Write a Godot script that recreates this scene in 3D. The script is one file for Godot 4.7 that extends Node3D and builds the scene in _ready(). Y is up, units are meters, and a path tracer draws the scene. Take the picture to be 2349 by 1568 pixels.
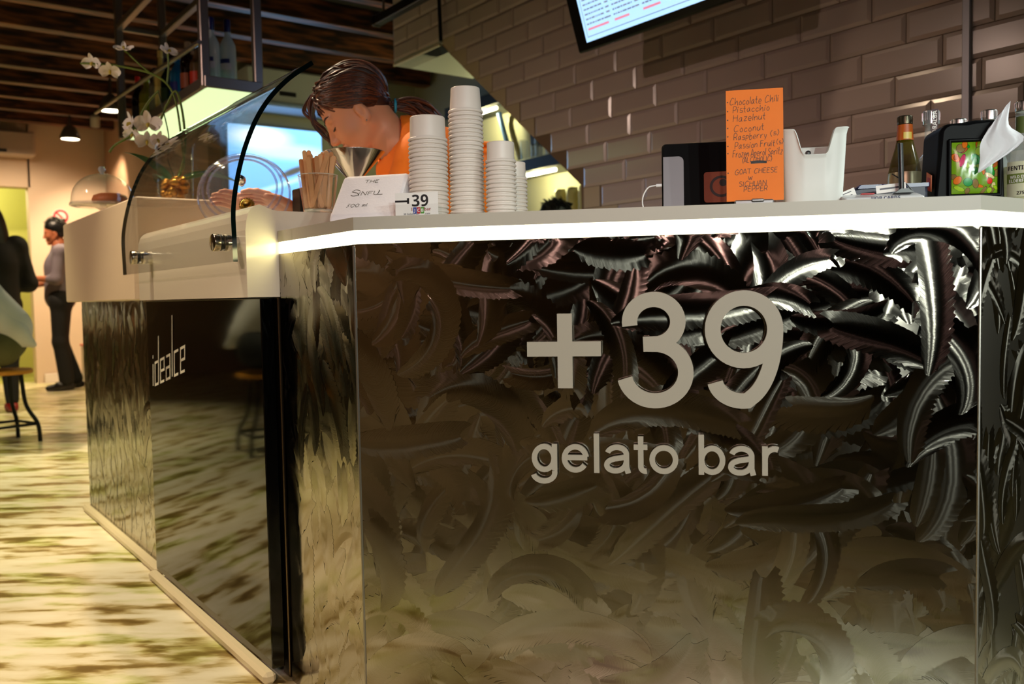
extends Node3D
# World axes: -Z runs along the front of the display and the tiled wall, +X goes behind the bar, y is up, metres.

const EXPOSURE := 1.25
var rng := RandomNumberGenerator.new()
var taken := {}
var M := {}


# ---------------------------------------------------------------- geometry collector
class Geo:
	var v := PackedVector3Array()
	var n := PackedVector3Array()
	var t := PackedVector2Array()
	var idx := PackedInt32Array()

	func tri(a: Vector3, b: Vector3, c: Vector3) -> void:
		quadv([a, b, c], (b - a).cross(c - a).normalized(), [Vector2(a.x, a.y), Vector2(b.x, b.y), Vector2(c.x, c.y)])

	func quad(a: Vector3, b: Vector3, c: Vector3, d: Vector3) -> void:
		quadv([a, b, c, d], (b - a).cross(d - a).normalized(), [Vector2(0, 1), Vector2(1, 1), Vector2(1, 0), Vector2(0, 0)])

	func quadv(p: Array, nn: Vector3, uv: Array) -> void:
		var s := v.size()
		for i in p.size():
			v.push_back(p[i])
			n.push_back(nn)
			t.push_back(uv[i])
		for i in range(1, p.size() - 1):
			idx.append_array(PackedInt32Array([s, s + i + 1, s + i]))

	# rows of points; the outside is on the left hand of (row direction x column direction)
	func grid(rows: Array, close_col := false, flip := false, us := 1.0, vs := 1.0) -> void:
		var s := v.size()
		var nr := rows.size()
		var nc: int = rows[0].size()
		var acc := PackedVector3Array()
		acc.resize(nr * nc)
		for i in nr:
			for j in nc:
				v.push_back(rows[i][j])
				t.push_back(Vector2(us * j / float(maxi(1, nc - 1)), vs * i / float(maxi(1, nr - 1))))
		var cl := nc if close_col else nc - 1
		for i in nr - 1:
			for j in cl:
				var k := (j + 1) % nc
				var a := i * nc + j
				var b := i * nc + k
				var c := (i + 1) * nc + k
				var d := (i + 1) * nc + j
				var fn: Vector3 = (v[s + c] - v[s + a]).cross(v[s + d] - v[s + b])
				if flip:
					fn = -fn
					idx.append_array(PackedInt32Array([s + a, s + b, s + c, s + a, s + c, s + d]))
				else:
					idx.append_array(PackedInt32Array([s + a, s + c, s + b, s + a, s + d, s + c]))
				acc[a] += fn
				acc[b] += fn
				acc[c] += fn
				acc[d] += fn
		for i in nr * nc:
			n.push_back(acc[i].normalized() if acc[i].length() > 1e-12 else Vector3.UP)

	func mesh() -> ArrayMesh:
		var m := ArrayMesh.new()
		if v.is_empty():
			return m
		var a := []
		a.resize(Mesh.ARRAY_MAX)
		a[Mesh.ARRAY_VERTEX] = v
		a[Mesh.ARRAY_NORMAL] = n
		a[Mesh.ARRAY_TEX_UV] = t
		a[Mesh.ARRAY_INDEX] = idx
		m.add_surface_from_arrays(Mesh.PRIMITIVE_TRIANGLES, a)
		return m

	# box with chamfered edges
	func box(c: Vector3, size: Vector3, bv := 0.0, b := Basis.IDENTITY) -> void:
		var h := size * 0.5
		bv = minf(bv, minf(h.x, minf(h.y, h.z)) * 0.9)
		if bv <= 0.0:
			for ax in 3:
				for sg in [-1.0, 1.0]:
					var e1 := (ax + 1) % 3
					var e2 := (ax + 2) % 3
					var q := []
					for w in [[-1, -1], [1, -1], [1, 1], [-1, 1]]:
						var p := Vector3.ZERO
						p[ax] = sg * h[ax]
						p[e1] = w[0] * h[e1] * sg
						p[e2] = w[1] * h[e2]
						q.push_back(c + b * p)
					quad(q[0], q[1], q[2], q[3])
			return
		# points per corner: one on each of the three faces
		for ax in 3:
			var e1 := (ax + 1) % 3
			var e2 := (ax + 2) % 3
			for sg in [-1.0, 1.0]:
				var q := []
				for w in [[-1, -1], [1, -1], [1, 1], [-1, 1]]:
					q.push_back(c + b * corner(h, bv, ax, sg, e1, w[0] * sg, e2, float(w[1])))
				quad(q[0], q[1], q[2], q[3])
			for s1 in [-1.0, 1.0]:
				for s2 in [-1.0, 1.0]:
					# edge along ax between face e1*s1 and e2*s2
					var p0 := c + b * corner(h, bv, e1, s1, e2, s2, ax, -1.0)
					var p1 := c + b * corner(h, bv, e1, s1, e2, s2, ax, 1.0)
					var p2 := c + b * corner(h, bv, e2, s2, e1, s1, ax, 1.0)
					var p3 := c + b * corner(h, bv, e2, s2, e1, s1, ax, -1.0)
					if s1 * s2 > 0:
						quad(p0, p3, p2, p1)
					else:
						quad(p0, p1, p2, p3)
		for sx in [-1.0, 1.0]:
			for sy in [-1.0, 1.0]:
				for sz in [-1.0, 1.0]:
					var a := c + b * corner(h, bv, 0, sx, 1, sy, 2, sz)
					var d := c + b * corner(h, bv, 1, sy, 0, sx, 2, sz)
					var e := c + b * corner(h, bv, 2, sz, 0, sx, 1, sy)
					if sx * sy * sz > 0:
						tri(a, d, e)
					else:
						tri(a, e, d)

	func corner(h: Vector3, bv: float, ax: int, s: float, e1: int, s1: float, e2: int, s2: float) -> Vector3:
		var p := Vector3.ZERO
		p[ax] = s * h[ax]
		p[e1] = s1 * (h[e1] - bv)
		p[e2] = s2 * (h[e2] - bv)
		return p

	# profile: [radius, y] pairs from bottom to top seen from outside
	func lathe(profile: Array, seg := 32, x := Transform3D.IDENTITY) -> void:
		var rows := []
		for p in profile:
			var r := []
			for j in seg:
				var a := TAU * j / seg
				r.push_back(x * Vector3(p[0] * cos(a), p[1], -p[0] * sin(a)))
			rows.push_back(r)
		grid(rows, true)

	func tube(pts: Array, rad, sides := 8, caps := true) -> void:
		var rows := []
		var up := Vector3.UP
		var m := pts.size()
		for i in m:
			var d: Vector3 = (pts[mini(i + 1, m - 1)] - pts[maxi(i - 1, 0)]).normalized()
			if i == 0:
				up = Vector3.RIGHT if absf(d.y) > 0.9 else Vector3.UP
			up = (up - d * d.dot(up)).normalized()
			var sd := d.cross(up)
			var r: float = rad[i] if rad is Array else rad
			var row := []
			for j in sides:
				var a := TAU * j / sides
				row.push_back(pts[i] + (up * cos(a) + sd * sin(a)) * r)
			rows.push_back(row)
		grid(rows, true)
		if caps:
			for e in [0, m - 1]:
				var ce: Vector3 = pts[e]
				for j in sides:
					var a1: Vector3 = rows[e][j]
					var b1: Vector3 = rows[e][(j + 1) % sides]
					if e == 0:
						tri(ce, b1, a1)
					else:
						tri(ce, a1, b1)

	# polygon in a plane (o + x*px + y*py), pushed out along z by depth
	func prism(poly: PackedVector2Array, depth: float, x: Transform3D, back := true) -> void:
		var area := 0.0
		for i in poly.size():
			area += poly[i].cross(poly[(i + 1) % poly.size()])
		if area < 0.0:
			poly = poly.duplicate()
			poly.reverse()
		var ti := Geometry2D.triangulate_polygon(poly)
		for i in range(0, ti.size(), 3):
			var p := [poly[ti[i]], poly[ti[i + 1]], poly[ti[i + 2]]]
			if (p[1] - p[0]).cross(p[2] - p[0]) < 0:
				p = [p[0], p[2], p[1]]
			tri(x * Vector3(p[0].x, p[0].y, depth), x * Vector3(p[1].x, p[1].y, depth), x * Vector3(p[2].x, p[2].y, depth))
			if back:
				tri(x * Vector3(p[0].x, p[0].y, 0), x * Vector3(p[2].x, p[2].y, 0), x * Vector3(p[1].x, p[1].y, 0))
		if depth != 0.0:
			for i in poly.size():
				var a := poly[i]
				var b := poly[(i + 1) % poly.size()]
				quad(x * Vector3(a.x, a.y, 0), x * Vector3(b.x, b.y, 0), x * Vector3(b.x, b.y, depth), x * Vector3(a.x, a.y, depth))

	# a pen stroke of the given width in the plane z = 0 .. depth
	func stroke(p: PackedVector2Array, w: float, depth: float, x: Transform3D) -> void:
		var m := p.size()
		var l := []
		var r := []
		var closed := m > 3 and p[0].distance_to(p[m - 1]) < 1e-5
		for i in m:
			var d0 := p[i] - p[i - 1] if i > 0 else (p[m - 1] - p[m - 2] if closed else p[1] - p[0])
			var d1 := p[i + 1] - p[i] if i < m - 1 else (p[1] - p[0] if closed else p[m - 1] - p[m - 2])
			var q := (d0.normalized() + d1.normalized()).normalized()
			if q == Vector2.ZERO:
				q = d1.normalized()
			var k := 1.0 / maxf(0.55, q.dot(d1.normalized()))
			var nn := Vector2(-q.y, q.x) * w * 0.5 * k
			l.push_back(p[i] + nn)
			r.push_back(p[i] - nn)
		for i in m - 1:
			var a: Vector2 = r[i]
			var b: Vector2 = r[i + 1]
			var c: Vector2 = l[i + 1]
			var d: Vector2 = l[i]
			quad(x * Vector3(a.x, a.y, depth), x * Vector3(b.x, b.y, depth), x * Vector3(c.x, c.y, depth), x * Vector3(d.x, d.y, depth))
			if depth > 0.0005:
				quad(x * Vector3(a.x, a.y, 0), x * Vector3(b.x, b.y, 0), x * Vector3(b.x, b.y, depth), x * Vector3(a.x, a.y, depth))
				quad(x * Vector3(c.x, c.y, 0), x * Vector3(d.x, d.y, 0), x * Vector3(d.x, d.y, depth), x * Vector3(c.x, c.y, depth))
		if depth > 0.0005 and not closed:
			quad(x * Vector3(l[0].x, l[0].y, 0), x * Vector3(r[0].x, r[0].y, 0), x * Vector3(r[0].x, r[0].y, depth), x * Vector3(l[0].x, l[0].y, depth))
			quad(x * Vector3(r[m - 1].x, r[m - 1].y, 0), x * Vector3(l[m - 1].x, l[m - 1].y, 0), x * Vector3(l[m - 1].x, l[m - 1].y, depth), x * Vector3(r[m - 1].x, r[m - 1].y, depth))


# ---------------------------------------------------------------- blended solids meshed as surface nets
class Blob:
	var prims := []

	func cap(a: Vector3, b: Vector3, ra: float, rb: float, k := 0.02) -> void:
		var m := maxf(ra, rb)
		var lo := Vector3(minf(a.x, b.x), minf(a.y, b.y), minf(a.z, b.z)) - Vector3.ONE * m
		var hi := Vector3(maxf(a.x, b.x), maxf(a.y, b.y), maxf(a.z, b.z)) + Vector3.ONE * m
		prims.push_back([0, a, b - a, ra, rb, k, lo, hi, 1])

	func ell(c: Vector3, r: Vector3, b := Basis.IDENTITY, k := 0.02, op := 1) -> void:
		var e := Vector3.ZERO
		for i in 3:
			e[i] = sqrt(pow(b.x[i] * r.x, 2) + pow(b.y[i] * r.y, 2) + pow(b.z[i] * r.z, 2))
		prims.push_back([1, c, r, b.transposed(), 0, k, c - e, c + e, op])

	func geo(cell: float, g: Geo) -> void:
		var lo := Vector3.ONE * 1e9
		var hi := -lo
		for p in prims:
			if p[8] > 0:
				lo = lo.min(p[6])
				hi = hi.max(p[7])
		lo -= Vector3.ONE * cell * 3
		hi += Vector3.ONE * cell * 3
		var nx := int((hi.x - lo.x) / cell) + 2
		var ny := int((hi.y - lo.y) / cell) + 2
		var nz := int((hi.z - lo.z) / cell) + 2
		var f := PackedFloat32Array()
		f.resize(nx * ny * nz)
		f.fill(1.0)
		for p in prims:
			var k: float = p[5]
			var mg: float = k + cell * 2.5
			var l: Vector3 = ((p[6] - lo) - Vector3.ONE * mg) / cell
			var h: Vector3 = ((p[7] - lo) + Vector3.ONE * mg) / cell
			var x0 := maxi(0, int(l.x))
			var y0 := maxi(0, int(l.y))
			var z0 := maxi(0, int(l.z))
			var x1 := mini(nx - 1, int(h.x) + 1)
			var y1 := mini(ny - 1, int(h.y) + 1)
			var z1 := mini(nz - 1, int(h.z) + 1)
			var kind: int = p[0]
			var op: int = p[8]
			var a: Vector3 = p[1]
			var ab: Vector3 = p[2]
			var ra := 0.0
			var rb := 0.0
			var bt := Basis.IDENTITY
			var il := 0.0
			var ir := Vector3.ONE
			if kind == 0:
				ra = p[3]
				rb = p[4]
				il = 1.0 / maxf(ab.length_squared(), 1e-12)
			else:
				bt = p[3]
				ir = Vector3(1.0 / ab.x, 1.0 / ab.y, 1.0 / ab.z)
			for z in range(z0, z1 + 1):
				for y in range(y0, y1 + 1):
					var o := (z * ny + y) * nx
					for x in range(x0, x1 + 1):
						var q := lo + Vector3(x, y, z) * cell - a
						var d := 0.0
						if kind == 0:
							var t := clampf(q.dot(ab) * il, 0.0, 1.0)
							d = (q - ab * t).length() - lerpf(ra, rb, t)
						else:
							q = (bt * q) * ir
							var k0 := q.length()
							d = k0 * (k0 - 1.0) / maxf((q * ir).length(), 1e-6)
						var cur := f[o + x]
						if op > 0:
							var w := maxf(k - absf(cur - d), 0.0) / k
							f[o + x] = minf(cur, d) - w * w * k * 0.25
						else:
							var w2 := maxf(k - absf(cur + d), 0.0) / k
							f[o + x] = maxf(cur, -d) + w2 * w2 * k * 0.25
		var s := g.v.size()
		var id := PackedInt32Array()
		id.resize(nx * ny * nz)
		id.fill(-1)
		var off := [0, 1, nx, nx + 1, nx * ny, nx * ny + 1, nx * ny + nx, nx * ny + nx + 1]
		var cnt := 0
		for z in nz - 1:
			for y in ny - 1:
				for x in nx - 1:
					var o := (z * ny + y) * nx + x
					var m := 0
					for c in 8:
						if f[o + off[c]] < 0.0:
							m |= 1 << c
					if m == 0 or m == 255:
						continue
					var acc := Vector3.ZERO
					var ne := 0
					for e in EDGES:
						var fa := f[o + off[e[0]]]
						var fb := f[o + off[e[1]]]
						if (fa < 0.0) != (fb < 0.0):
							var t := fa / (fa - fb)
							var pa := Vector3(e[0] & 1, (e[0] >> 1) & 1, (e[0] >> 2) & 1)
							var pb := Vector3(e[1] & 1, (e[1] >> 1) & 1, (e[1] >> 2) & 1)
							acc += pa.lerp(pb, t)
							ne += 1
					id[o] = cnt
					cnt += 1
					var p := lo + (Vector3(x, y, z) + acc / ne) * cell
					g.v.push_back(p)
					g.t.push_back(Vector2(p.x + p.z, p.y))
		var nn := PackedVector3Array()
		nn.resize(cnt)
		var dx := [1, nx, nx * ny]
		for z in range(1, nz - 1):
			for y in range(1, ny - 1):
				for x in range(1, nx - 1):
					var o := (z * ny + y) * nx + x
					var ins := f[o] < 0.0
					for ax in 3:
						if ins == (f[o + dx[ax]] < 0.0):
							continue
						var u: int = dx[(ax + 1) % 3]
						var w: int = dx[(ax + 2) % 3]
						var a := id[o - u - w]
						var b := id[o - w]
						var c := id[o]
						var d := id[o - u]
						if a < 0 or b < 0 or c < 0 or d < 0:
							continue
						if not ins:
							var tmp := b
							b = d
							d = tmp
						var fn := (g.v[s + c] - g.v[s + a]).cross(g.v[s + d] - g.v[s + b])
						nn[a] += fn
						nn[b] += fn
						nn[c] += fn
						nn[d] += fn
						g.idx.append_array(PackedInt32Array([s + a, s + c, s + b, s + a, s + d, s + c]))
		for i in cnt:
			g.n.push_back(nn[i].normalized())

	const EDGES := [[0, 1], [2, 3], [4, 5], [6, 7], [0, 2], [1, 3], [4, 6], [5, 7], [0, 4], [1, 5], [2, 6], [3, 7]]


# ---------------------------------------------------------------- nodes
func numbered(called: String) -> String:
	if not taken.has(called):
		taken[called] = 0
		return called
	taken[called] += 1
	return "%s_%03d" % [called, taken[called]]


func thing(called: String, label: String, category: String, at := Vector3.ZERO, turn := 0.0, group := "") -> Node3D:
	var o := Node3D.new()
	o.name = numbered(called)
	add_child(o)
	o.position = at
	o.rotation.y = turn
	return tag(o, label, category, group)


func tag(o: Node3D, label: String, category := "", group := "") -> Node3D:
	o.set_meta("label", label)
	if category:
		o.set_meta("category", category)
	if group:
		o.set_meta("group", group)
	return o


func part(p: Node3D, called: String, g, m: Material, label := "") -> MeshInstance3D:
	var o := MeshInstance3D.new()
	o.name = numbered(called) if p == self else called
	o.mesh = g if g is Mesh else g.mesh()
	o.material_override = m
	if label:
		o.set_meta("label", label)
	p.add_child(o, true)
	return o


func struct(called: String, g, m: Material) -> MeshInstance3D:
	var o := part(self, called, g, m)
	o.set_meta("kind", "structure")
	return o


func copy(o: Node3D, called: String, at: Vector3, turn: float, label := "") -> Node3D:
	var c: Node3D = o.duplicate()
	c.name = numbered(called)
	add_child(c)
	c.position = at
	c.rotation.y = turn
	if label:
		c.set_meta("label", label)
	return c


# a frame whose x runs along a, y is up, z faces out
func frame(o: Vector3, a: Vector3, up := Vector3.UP) -> Transform3D:
	a = a.normalized()
	var z := a.cross(up).normalized()
	return Transform3D(Basis(a, z.cross(a).normalized(), z), o)


func mat(c: Color, rough := 0.6, metal := 0.0, spec := 0.5) -> StandardMaterial3D:
	var m := StandardMaterial3D.new()
	m.albedo_color = c
	m.roughness = rough
	m.metallic = metal
	m.metallic_specular = spec
	return m


func glow(c: Color, e: float) -> StandardMaterial3D:
	var m := mat(Color(0.8, 0.8, 0.8), 0.5)
	m.emission_enabled = true
	m.emission = c
	m.emission_energy_multiplier = e
	return m


func glass(c: Color, a := 0.06, rough := 0.02) -> StandardMaterial3D:
	var m := mat(Color(c, a), rough)
	m.transparency = BaseMaterial3D.TRANSPARENCY_ALPHA
	return m


func solid_glass(c: Color, rough := 0.02) -> StandardMaterial3D:
	var m := mat(Color(c, 0.0), rough)
	m.refraction_enabled = true
	m.refraction_scale = 0.05
	return m


func arc(cx: float, cy: float, rx: float, ry: float, a0: float, a1: float, n := 24) -> PackedVector2Array:
	var p := PackedVector2Array()
	for i in n + 1:
		var a := deg_to_rad(lerpf(a0, a1, float(i) / n))
		p.push_back(Vector2(cx + rx * cos(a), cy + ry * sin(a)))
	return p


func smooth2(p: PackedVector2Array, n := 5) -> PackedVector2Array:
	var o := PackedVector2Array()
	var m := p.size()
	for i in m - 1:
		for k in n:
			o.push_back(p[i].cubic_interpolate(p[i + 1], p[maxi(i - 1, 0)], p[mini(i + 2, m - 1)], float(k) / n))
	o.push_back(p[m - 1])
	return o


func smooth3(p: Array, n := 6) -> Array:
	var o := []
	var m := p.size()
	for i in m - 1:
		for k in n:
			o.push_back(p[i].cubic_interpolate(p[i + 1], p[maxi(i - 1, 0)], p[mini(i + 2, m - 1)], float(k) / n))
	o.push_back(p[m - 1])
	return o


# ---------------------------------------------------------------- handwriting
const PEN := {
	"C": "885926234283", "h": "1912|1346556252", "o": "361422425436", "c": "553614224253", "l": "1912", "a": "563614224356|565362", "t": "292342|0646",
	"e": "14544626142252", "i": "1612|1728", "P": "121959674515", "s": "562624545212", "H": "1912|7972|1676", "z": "16561252", "n": "1612|14365552",
	"u": "16133254|5652", "R": "121959674515|4562", "p": "1610|1536554313", "b": "191242543614", "r": "1612|143656", "y": "162343|564320", "F": "1912|1969|1656",
	"(": "39161431", ")": "19363411", "A": "023962|1454", "S": "6839173655633213", "G": "78491622627545|4575", "O": "491632637749", "T": "0979|4942",
	"E": "6919|1912|1262|1656", "W": "0922476289", "I": "1912", "L": "1912|1262", "N": "1219|1972|7279", "U": "1914326379", "5": "6929|26464422|2212", "0": "491632637749",
	"m": "1612|15363532|35566562", "d": "595222143655", ".": "1222", "x": "1652|5612", "-": "1555", "3": "29594645524222|2212", "9": "583816355857", "+": "4743|2565",
}


func pen(text: String, size: float, w: float, x: Transform3D, g: Geo, wobble := 0.25, narrow := 1.0, curve := true) -> float:
	var s := size / 7.0
	var at := 0.0
	for ch in text:
		if ch == " ":
			at += 4.0 * narrow
			continue
		var far := 0.0
		var jy := rng.randf_range(-1, 1) * wobble
		for st in String(PEN.get(ch, "1252")).split("|"):
			var p := PackedVector2Array()
			for i in range(0, st.length() - 1, 2):
				var q := Vector2(float(st[i]), float(st[i + 1]) - 2.0)
				far = maxf(far, q.x)
				q += Vector2(rng.randf_range(-1, 1), rng.randf_range(-1, 1)) * wobble * 0.5
				p.push_back(Vector2((at + q.x * narrow + q.y * 0.12) * s, (q.y + jy) * s))
			g.stroke(smooth2(p, 4) if p.size() > 2 and curve else p, w, 0.0, x)
		at += (far + 1.3) * narrow
	return at * s


func label_text(text: String, size: float, x: Transform3D, g: Geo, bold := true) -> void:
	var tm := TextMesh.new()
	tm.text = text
	var f := SystemFont.new()
	f.font_names = PackedStringArray(["Droid Sans"])
	f.font_weight = 700 if bold else 400
	tm.font = f
	tm.font_size = 48
	tm.pixel_size = size / 34.0
	tm.depth = 0.0
	var a := tm.get_mesh_arrays() if tm.has_method("get_mesh_arrays") else tm.surface_get_arrays(0)
	if a.is_empty():
		return
	var s := g.v.size()
	var vv: PackedVector3Array = a[Mesh.ARRAY_VERTEX]
	for p in vv:
		g.v.push_back(x * Vector3(p.x, p.y, 0.0))
		g.n.push_back(x.basis.z.normalized())
		g.t.push_back(Vector2.ZERO)
	var ii = a[Mesh.ARRAY_INDEX]
	var cnt: int = ii.size() if ii != null else vv.size()
	for i in cnt:
		g.idx.push_back(s + (ii[i] if ii != null else i))


# ---------------------------------------------------------------- swirled steel
# A sheet x 0..w, y 0..h in the plane z = 0. Every swirl is a strip of fine arcs that a disc left; u runs along the arcs.
func swirled(w: float, h: float, count: int, sd: int, lean: float, spread: float, len0: float, len1: float, wid0: float, wid1: float) -> Geo:
	var r := RandomNumberGenerator.new()
	r.seed = sd
	var g := Geo.new()
	g.quadv([Vector3(0, 0, 0), Vector3(w, 0, 0), Vector3(w, h, 0), Vector3(0, h, 0)], Vector3.BACK, [Vector2(0, 0), Vector2(1, 0), Vector2(1, 1), Vector2(0, 1)])
	for c in count:
		var p := Vector2(r.randf_range(-0.04, w + 0.04), r.randf_range(-0.04, h + 0.04))
		var th := lean + r.randf_range(-spread, spread)
		var ln := r.randf_range(len0, len1)
		var wd := r.randf_range(wid0, wid1) * 0.5
		var k0 := r.randf_range(-9.0, 9.0)
		var k1 := r.randf_range(-12.0, 12.0)
		var bow := r.randf_range(0.5, 1.0) * (1.0 if r.randf() < 0.8 else -1.0)
		var skew := r.randf_range(-0.2, 0.2)
		var pit := r.randf_range(0.0085, 0.012)
		var amp := r.randf_range(0.003, 0.008)
		var tl := Vector2(r.randf_range(-1, 1), r.randf_range(-1, 1)) * 0.035
		var cup := r.randf_range(0.0, 0.006)
		var n := int(ln / 0.0032)
		var z := 0.000002 * (c + 1)
		var s := g.v.size()
		var tooth := 0.0
		for i in n + 1:
			var q := float(i) / n
			var tan := Vector2(cos(th), sin(th))
			var nor := Vector2(-tan.y, tan.x)
			var ww := wd * clampf(pow(sin(PI * clampf(q * 0.97 + 0.015, 0, 1)), 0.22), 0.05, 1.0)
			tooth = -fmod(i * 0.0032 / pit, 1.0) * amp + r.randf_range(-0.001, 0.001)
			var jit := r.randf_range(-0.03, 0.03)
			for j in 7:
				var x := j / 3.0 - 1.0
				var ext := ww * x + (tooth if j == 0 else (-tooth * 0.25 if j == 6 else 0.0))
				var al := wd * (bow * x * x + (skew + jit) * x)
				var pt := p + nor * ext + tan * al
				g.v.push_back(Vector3(clampf(pt.x, 0, w), clampf(pt.y, 0, h), z))
				var nn := Vector2(tl.x, tl.y) - nor * x * cup
				g.n.push_back(Vector3(nn.x, nn.y, 1.0).normalized())
				g.t.push_back(Vector2(j * 0.02, q * ln * 8.0))
				if i > 0 and j > 0:
					var a := s + (i - 1) * 7 + j - 1
					g.idx.append_array(PackedInt32Array([a, a + 1, a + 8, a, a + 8, a + 7]))
			p += tan * ln / n
			th += (k0 + k1 * q) * ln / n
	# keep every triangle clockwise from the front
	for i in range(6, g.idx.size(), 3):
		var a := g.v[g.idx[i]]
		var b := g.v[g.idx[i + 1]]
		var c := g.v[g.idx[i + 2]]
		if (b - a).cross(c - a).z > 0:
			var t := g.idx[i + 1]
			g.idx[i + 1] = g.idx[i + 2]
			g.idx[i + 2] = t
	return g


# ---------------------------------------------------------------- scene
func _ready() -> void:
	rng.seed = 7
	view_and_light()
	materials()
	room()
	tiled_wall()
	counter()
	display_case()
	background()
	kitchen()
	rack()
	counter_goods()
	display_goods()
	people()


func view_and_light() -> void:
	var cam := Camera3D.new()
	cam.name = "camera"
	cam.transform = Transform3D(Basis(Vector3(0.8013, -0.0184, 0.598), Vector3(0.0461, 0.9985, -0.0311), Vector3(-0.5965, 0.0525, 0.8009)).orthonormalized(), Vector3(0, 0.85, 0))
	cam.fov = 42.5356
	cam.near = 0.05
	cam.far = 60.0
	var at := CameraAttributesPhysical.new()
	at.frustum_focal_length = 30.83
	at.frustum_focus_distance = 1.72
	at.frustum_near = 0.05
	at.frustum_far = 60.0
	at.exposure_aperture = 4.6
	cam.attributes = at
	add_child(cam)
	cam.make_current()
	var env := Environment.new()
	env.background_mode = Environment.BG_COLOR
	env.background_color = Color(0.02, 0.018, 0.015)
	env.tonemap_mode = Environment.TONE_MAPPER_LINEAR
	env.tonemap_exposure = EXPOSURE
	env.sdfgi_enabled = true
	env.ssao_enabled = true
	env.ssil_enabled = true
	var we := WorldEnvironment.new()
	we.name = "environment"
	we.environment = env
	add_child(we)
	# ceiling spots: place, aim, colour, power, cone
	var warm := Color(1.0, 0.87, 0.72)
	var white := Color(0.95, 1.0, 0.97)
	for s in [
		[Vector3(0.2, 2.62, -2.6), Vector3(0.15, 0, -2.5), Color(1.0, 0.93, 0.76), 4.2, 34.0], [Vector3(0.3, 2.62, -4.6), Vector3(0.35, 0, -4.6), Color(1.0, 0.95, 0.74), 4.8, 36.0],
		[Vector3(-0.2, 2.62, -6.6), Vector3(0.6, 0, -6.6), Color(1.0, 0.93, 0.74), 5.0, 40.0], [Vector3(-1.6, 2.62, -3.2), Vector3(0.6, 0.7, -3.2), Color(1.0, 0.86, 0.78), 2.2, 40.0],
		[Vector3(1.0, 2.62, -9.0), Vector3(1.5, 0.8, -10.6), warm, 3.6, 42.0], [Vector3(2.0, 2.62, -9.6), Vector3(2.2, 1.0, -10.6), warm, 2.2, 38.0],
		[Vector3(-0.9, 2.62, 0.6), Vector3(0.5, 0, -0.9), warm, 0.5, 26.0], [Vector3(-1.3, 1.75, 0.78), Vector3(1.0, 0.75, -1.2), Color(1.0, 0.80, 0.78), 0.8, 20.0],
		[Vector3(-0.98, 1.75, 1.15), Vector3(1.05, 0.75, -1.15), Color(1.0, 0.80, 0.78), 0.8, 20.0], [Vector3(-2.4, 2.62, 0.7), Vector3(-2.4, 0, 0.7), warm, 1.4, 44.0],
		[Vector3(-1.35, 1.85, 4.75), Vector3(1.30, 0.72, -0.9), white, 7.0, 9.0], [Vector3(-1.85, 1.85, 4.2), Vector3(1.30, 0.72, -0.9), white, 7.0, 9.0],
		[Vector3(-0.2, 2.3, 5.6), Vector3(1.32, 0.8, -0.9), white, 4.0, 9.0], [Vector3(0.4, 2.3, 5.9), Vector3(1.32, 0.8, -0.9), white, 4.0, 9.0],
		[Vector3(-3.7, 2.62, 1.0), Vector3(-5.0, 1.0, 1.0), warm, 1.6, 34.0], [Vector3(3.9, 2.45, 0.35), Vector3(1.8, 0.7, -0.66), white, 4.0, 16.0], [Vector3(3.6, 2.45, 0.75), Vector3(1.8, 0.7, -0.66), white, 4.0, 16.0],
		[Vector3(1.9, 2.62, -2.2), Vector3(2.1, 0.9, -1.6), warm, 0.4, 40.0], [Vector3(0.9, 2.62, -3.0), Vector3(0.95, 1.0, -2.2), Color(1.0, 0.9, 0.75), 2.6, 32.0],
	]:
		ceiling_spot(s[0], s[1], s[2], s[3], s[4])


func ceiling_spot(at: Vector3, aim: Vector3, c: Color, power: float, cone: float) -> void:
	var n: String = ["on the beams above the bar", "over the open floor"][0 if at.x > 0.5 else 1]
	var o := thing("ceiling_spot", "small round white spotlight hanging %s" % n, "spotlight", at, 0.0, "ceiling spotlights out of the frame")
	var d := (aim - at).normalized()
	var fr := frame(Vector3.ZERO, d.cross(Vector3.RIGHT if absf(d.x) < 0.8 else Vector3.BACK), -d)
	# local y of fr points away from the beam
	var g := Geo.new()
	g.lathe([[0.045, 0.0], [0.045, 0.1], [0.02, 0.12], [0.0, 0.12]], 20, fr)
	g.lathe([[0.036, 0.01], [0.045, 0.0]], 20, fr)
	part(o, "housing", g, mat(Color(0.75, 0.74, 0.72), 0.4))
	g = Geo.new()
	g.tube([fr * Vector3(0, 0.1, 0), Vector3(0, 0.13, 0), Vector3(0, 3.0 - at.y, 0)], 0.008, 8)
	part(o, "arm", g, mat(Color(0.3, 0.3, 0.3), 0.4))
	g = Geo.new()
	g.lathe([[0.0, 0.012], [0.037, 0.012]], 20, fr)
	part(o, "lamp_lens", g, glow(c, 10.0))
	var l := SpotLight3D.new()
	l.name = "lamp_light"
	l.light_color = c
	l.light_energy = power
	l.spot_angle = cone
	l.spot_angle_attenuation = 0.6
	l.spot_range = 20.0
	l.spot_attenuation = 2.0
	l.light_size = 0.035
	l.shadow_enabled = true
	o.add_child(l)
	l.transform = Transform3D(Basis.looking_at(d, Vector3.RIGHT if absf(d.x) < 0.8 else Vector3.BACK), d * 0.005)


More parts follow.
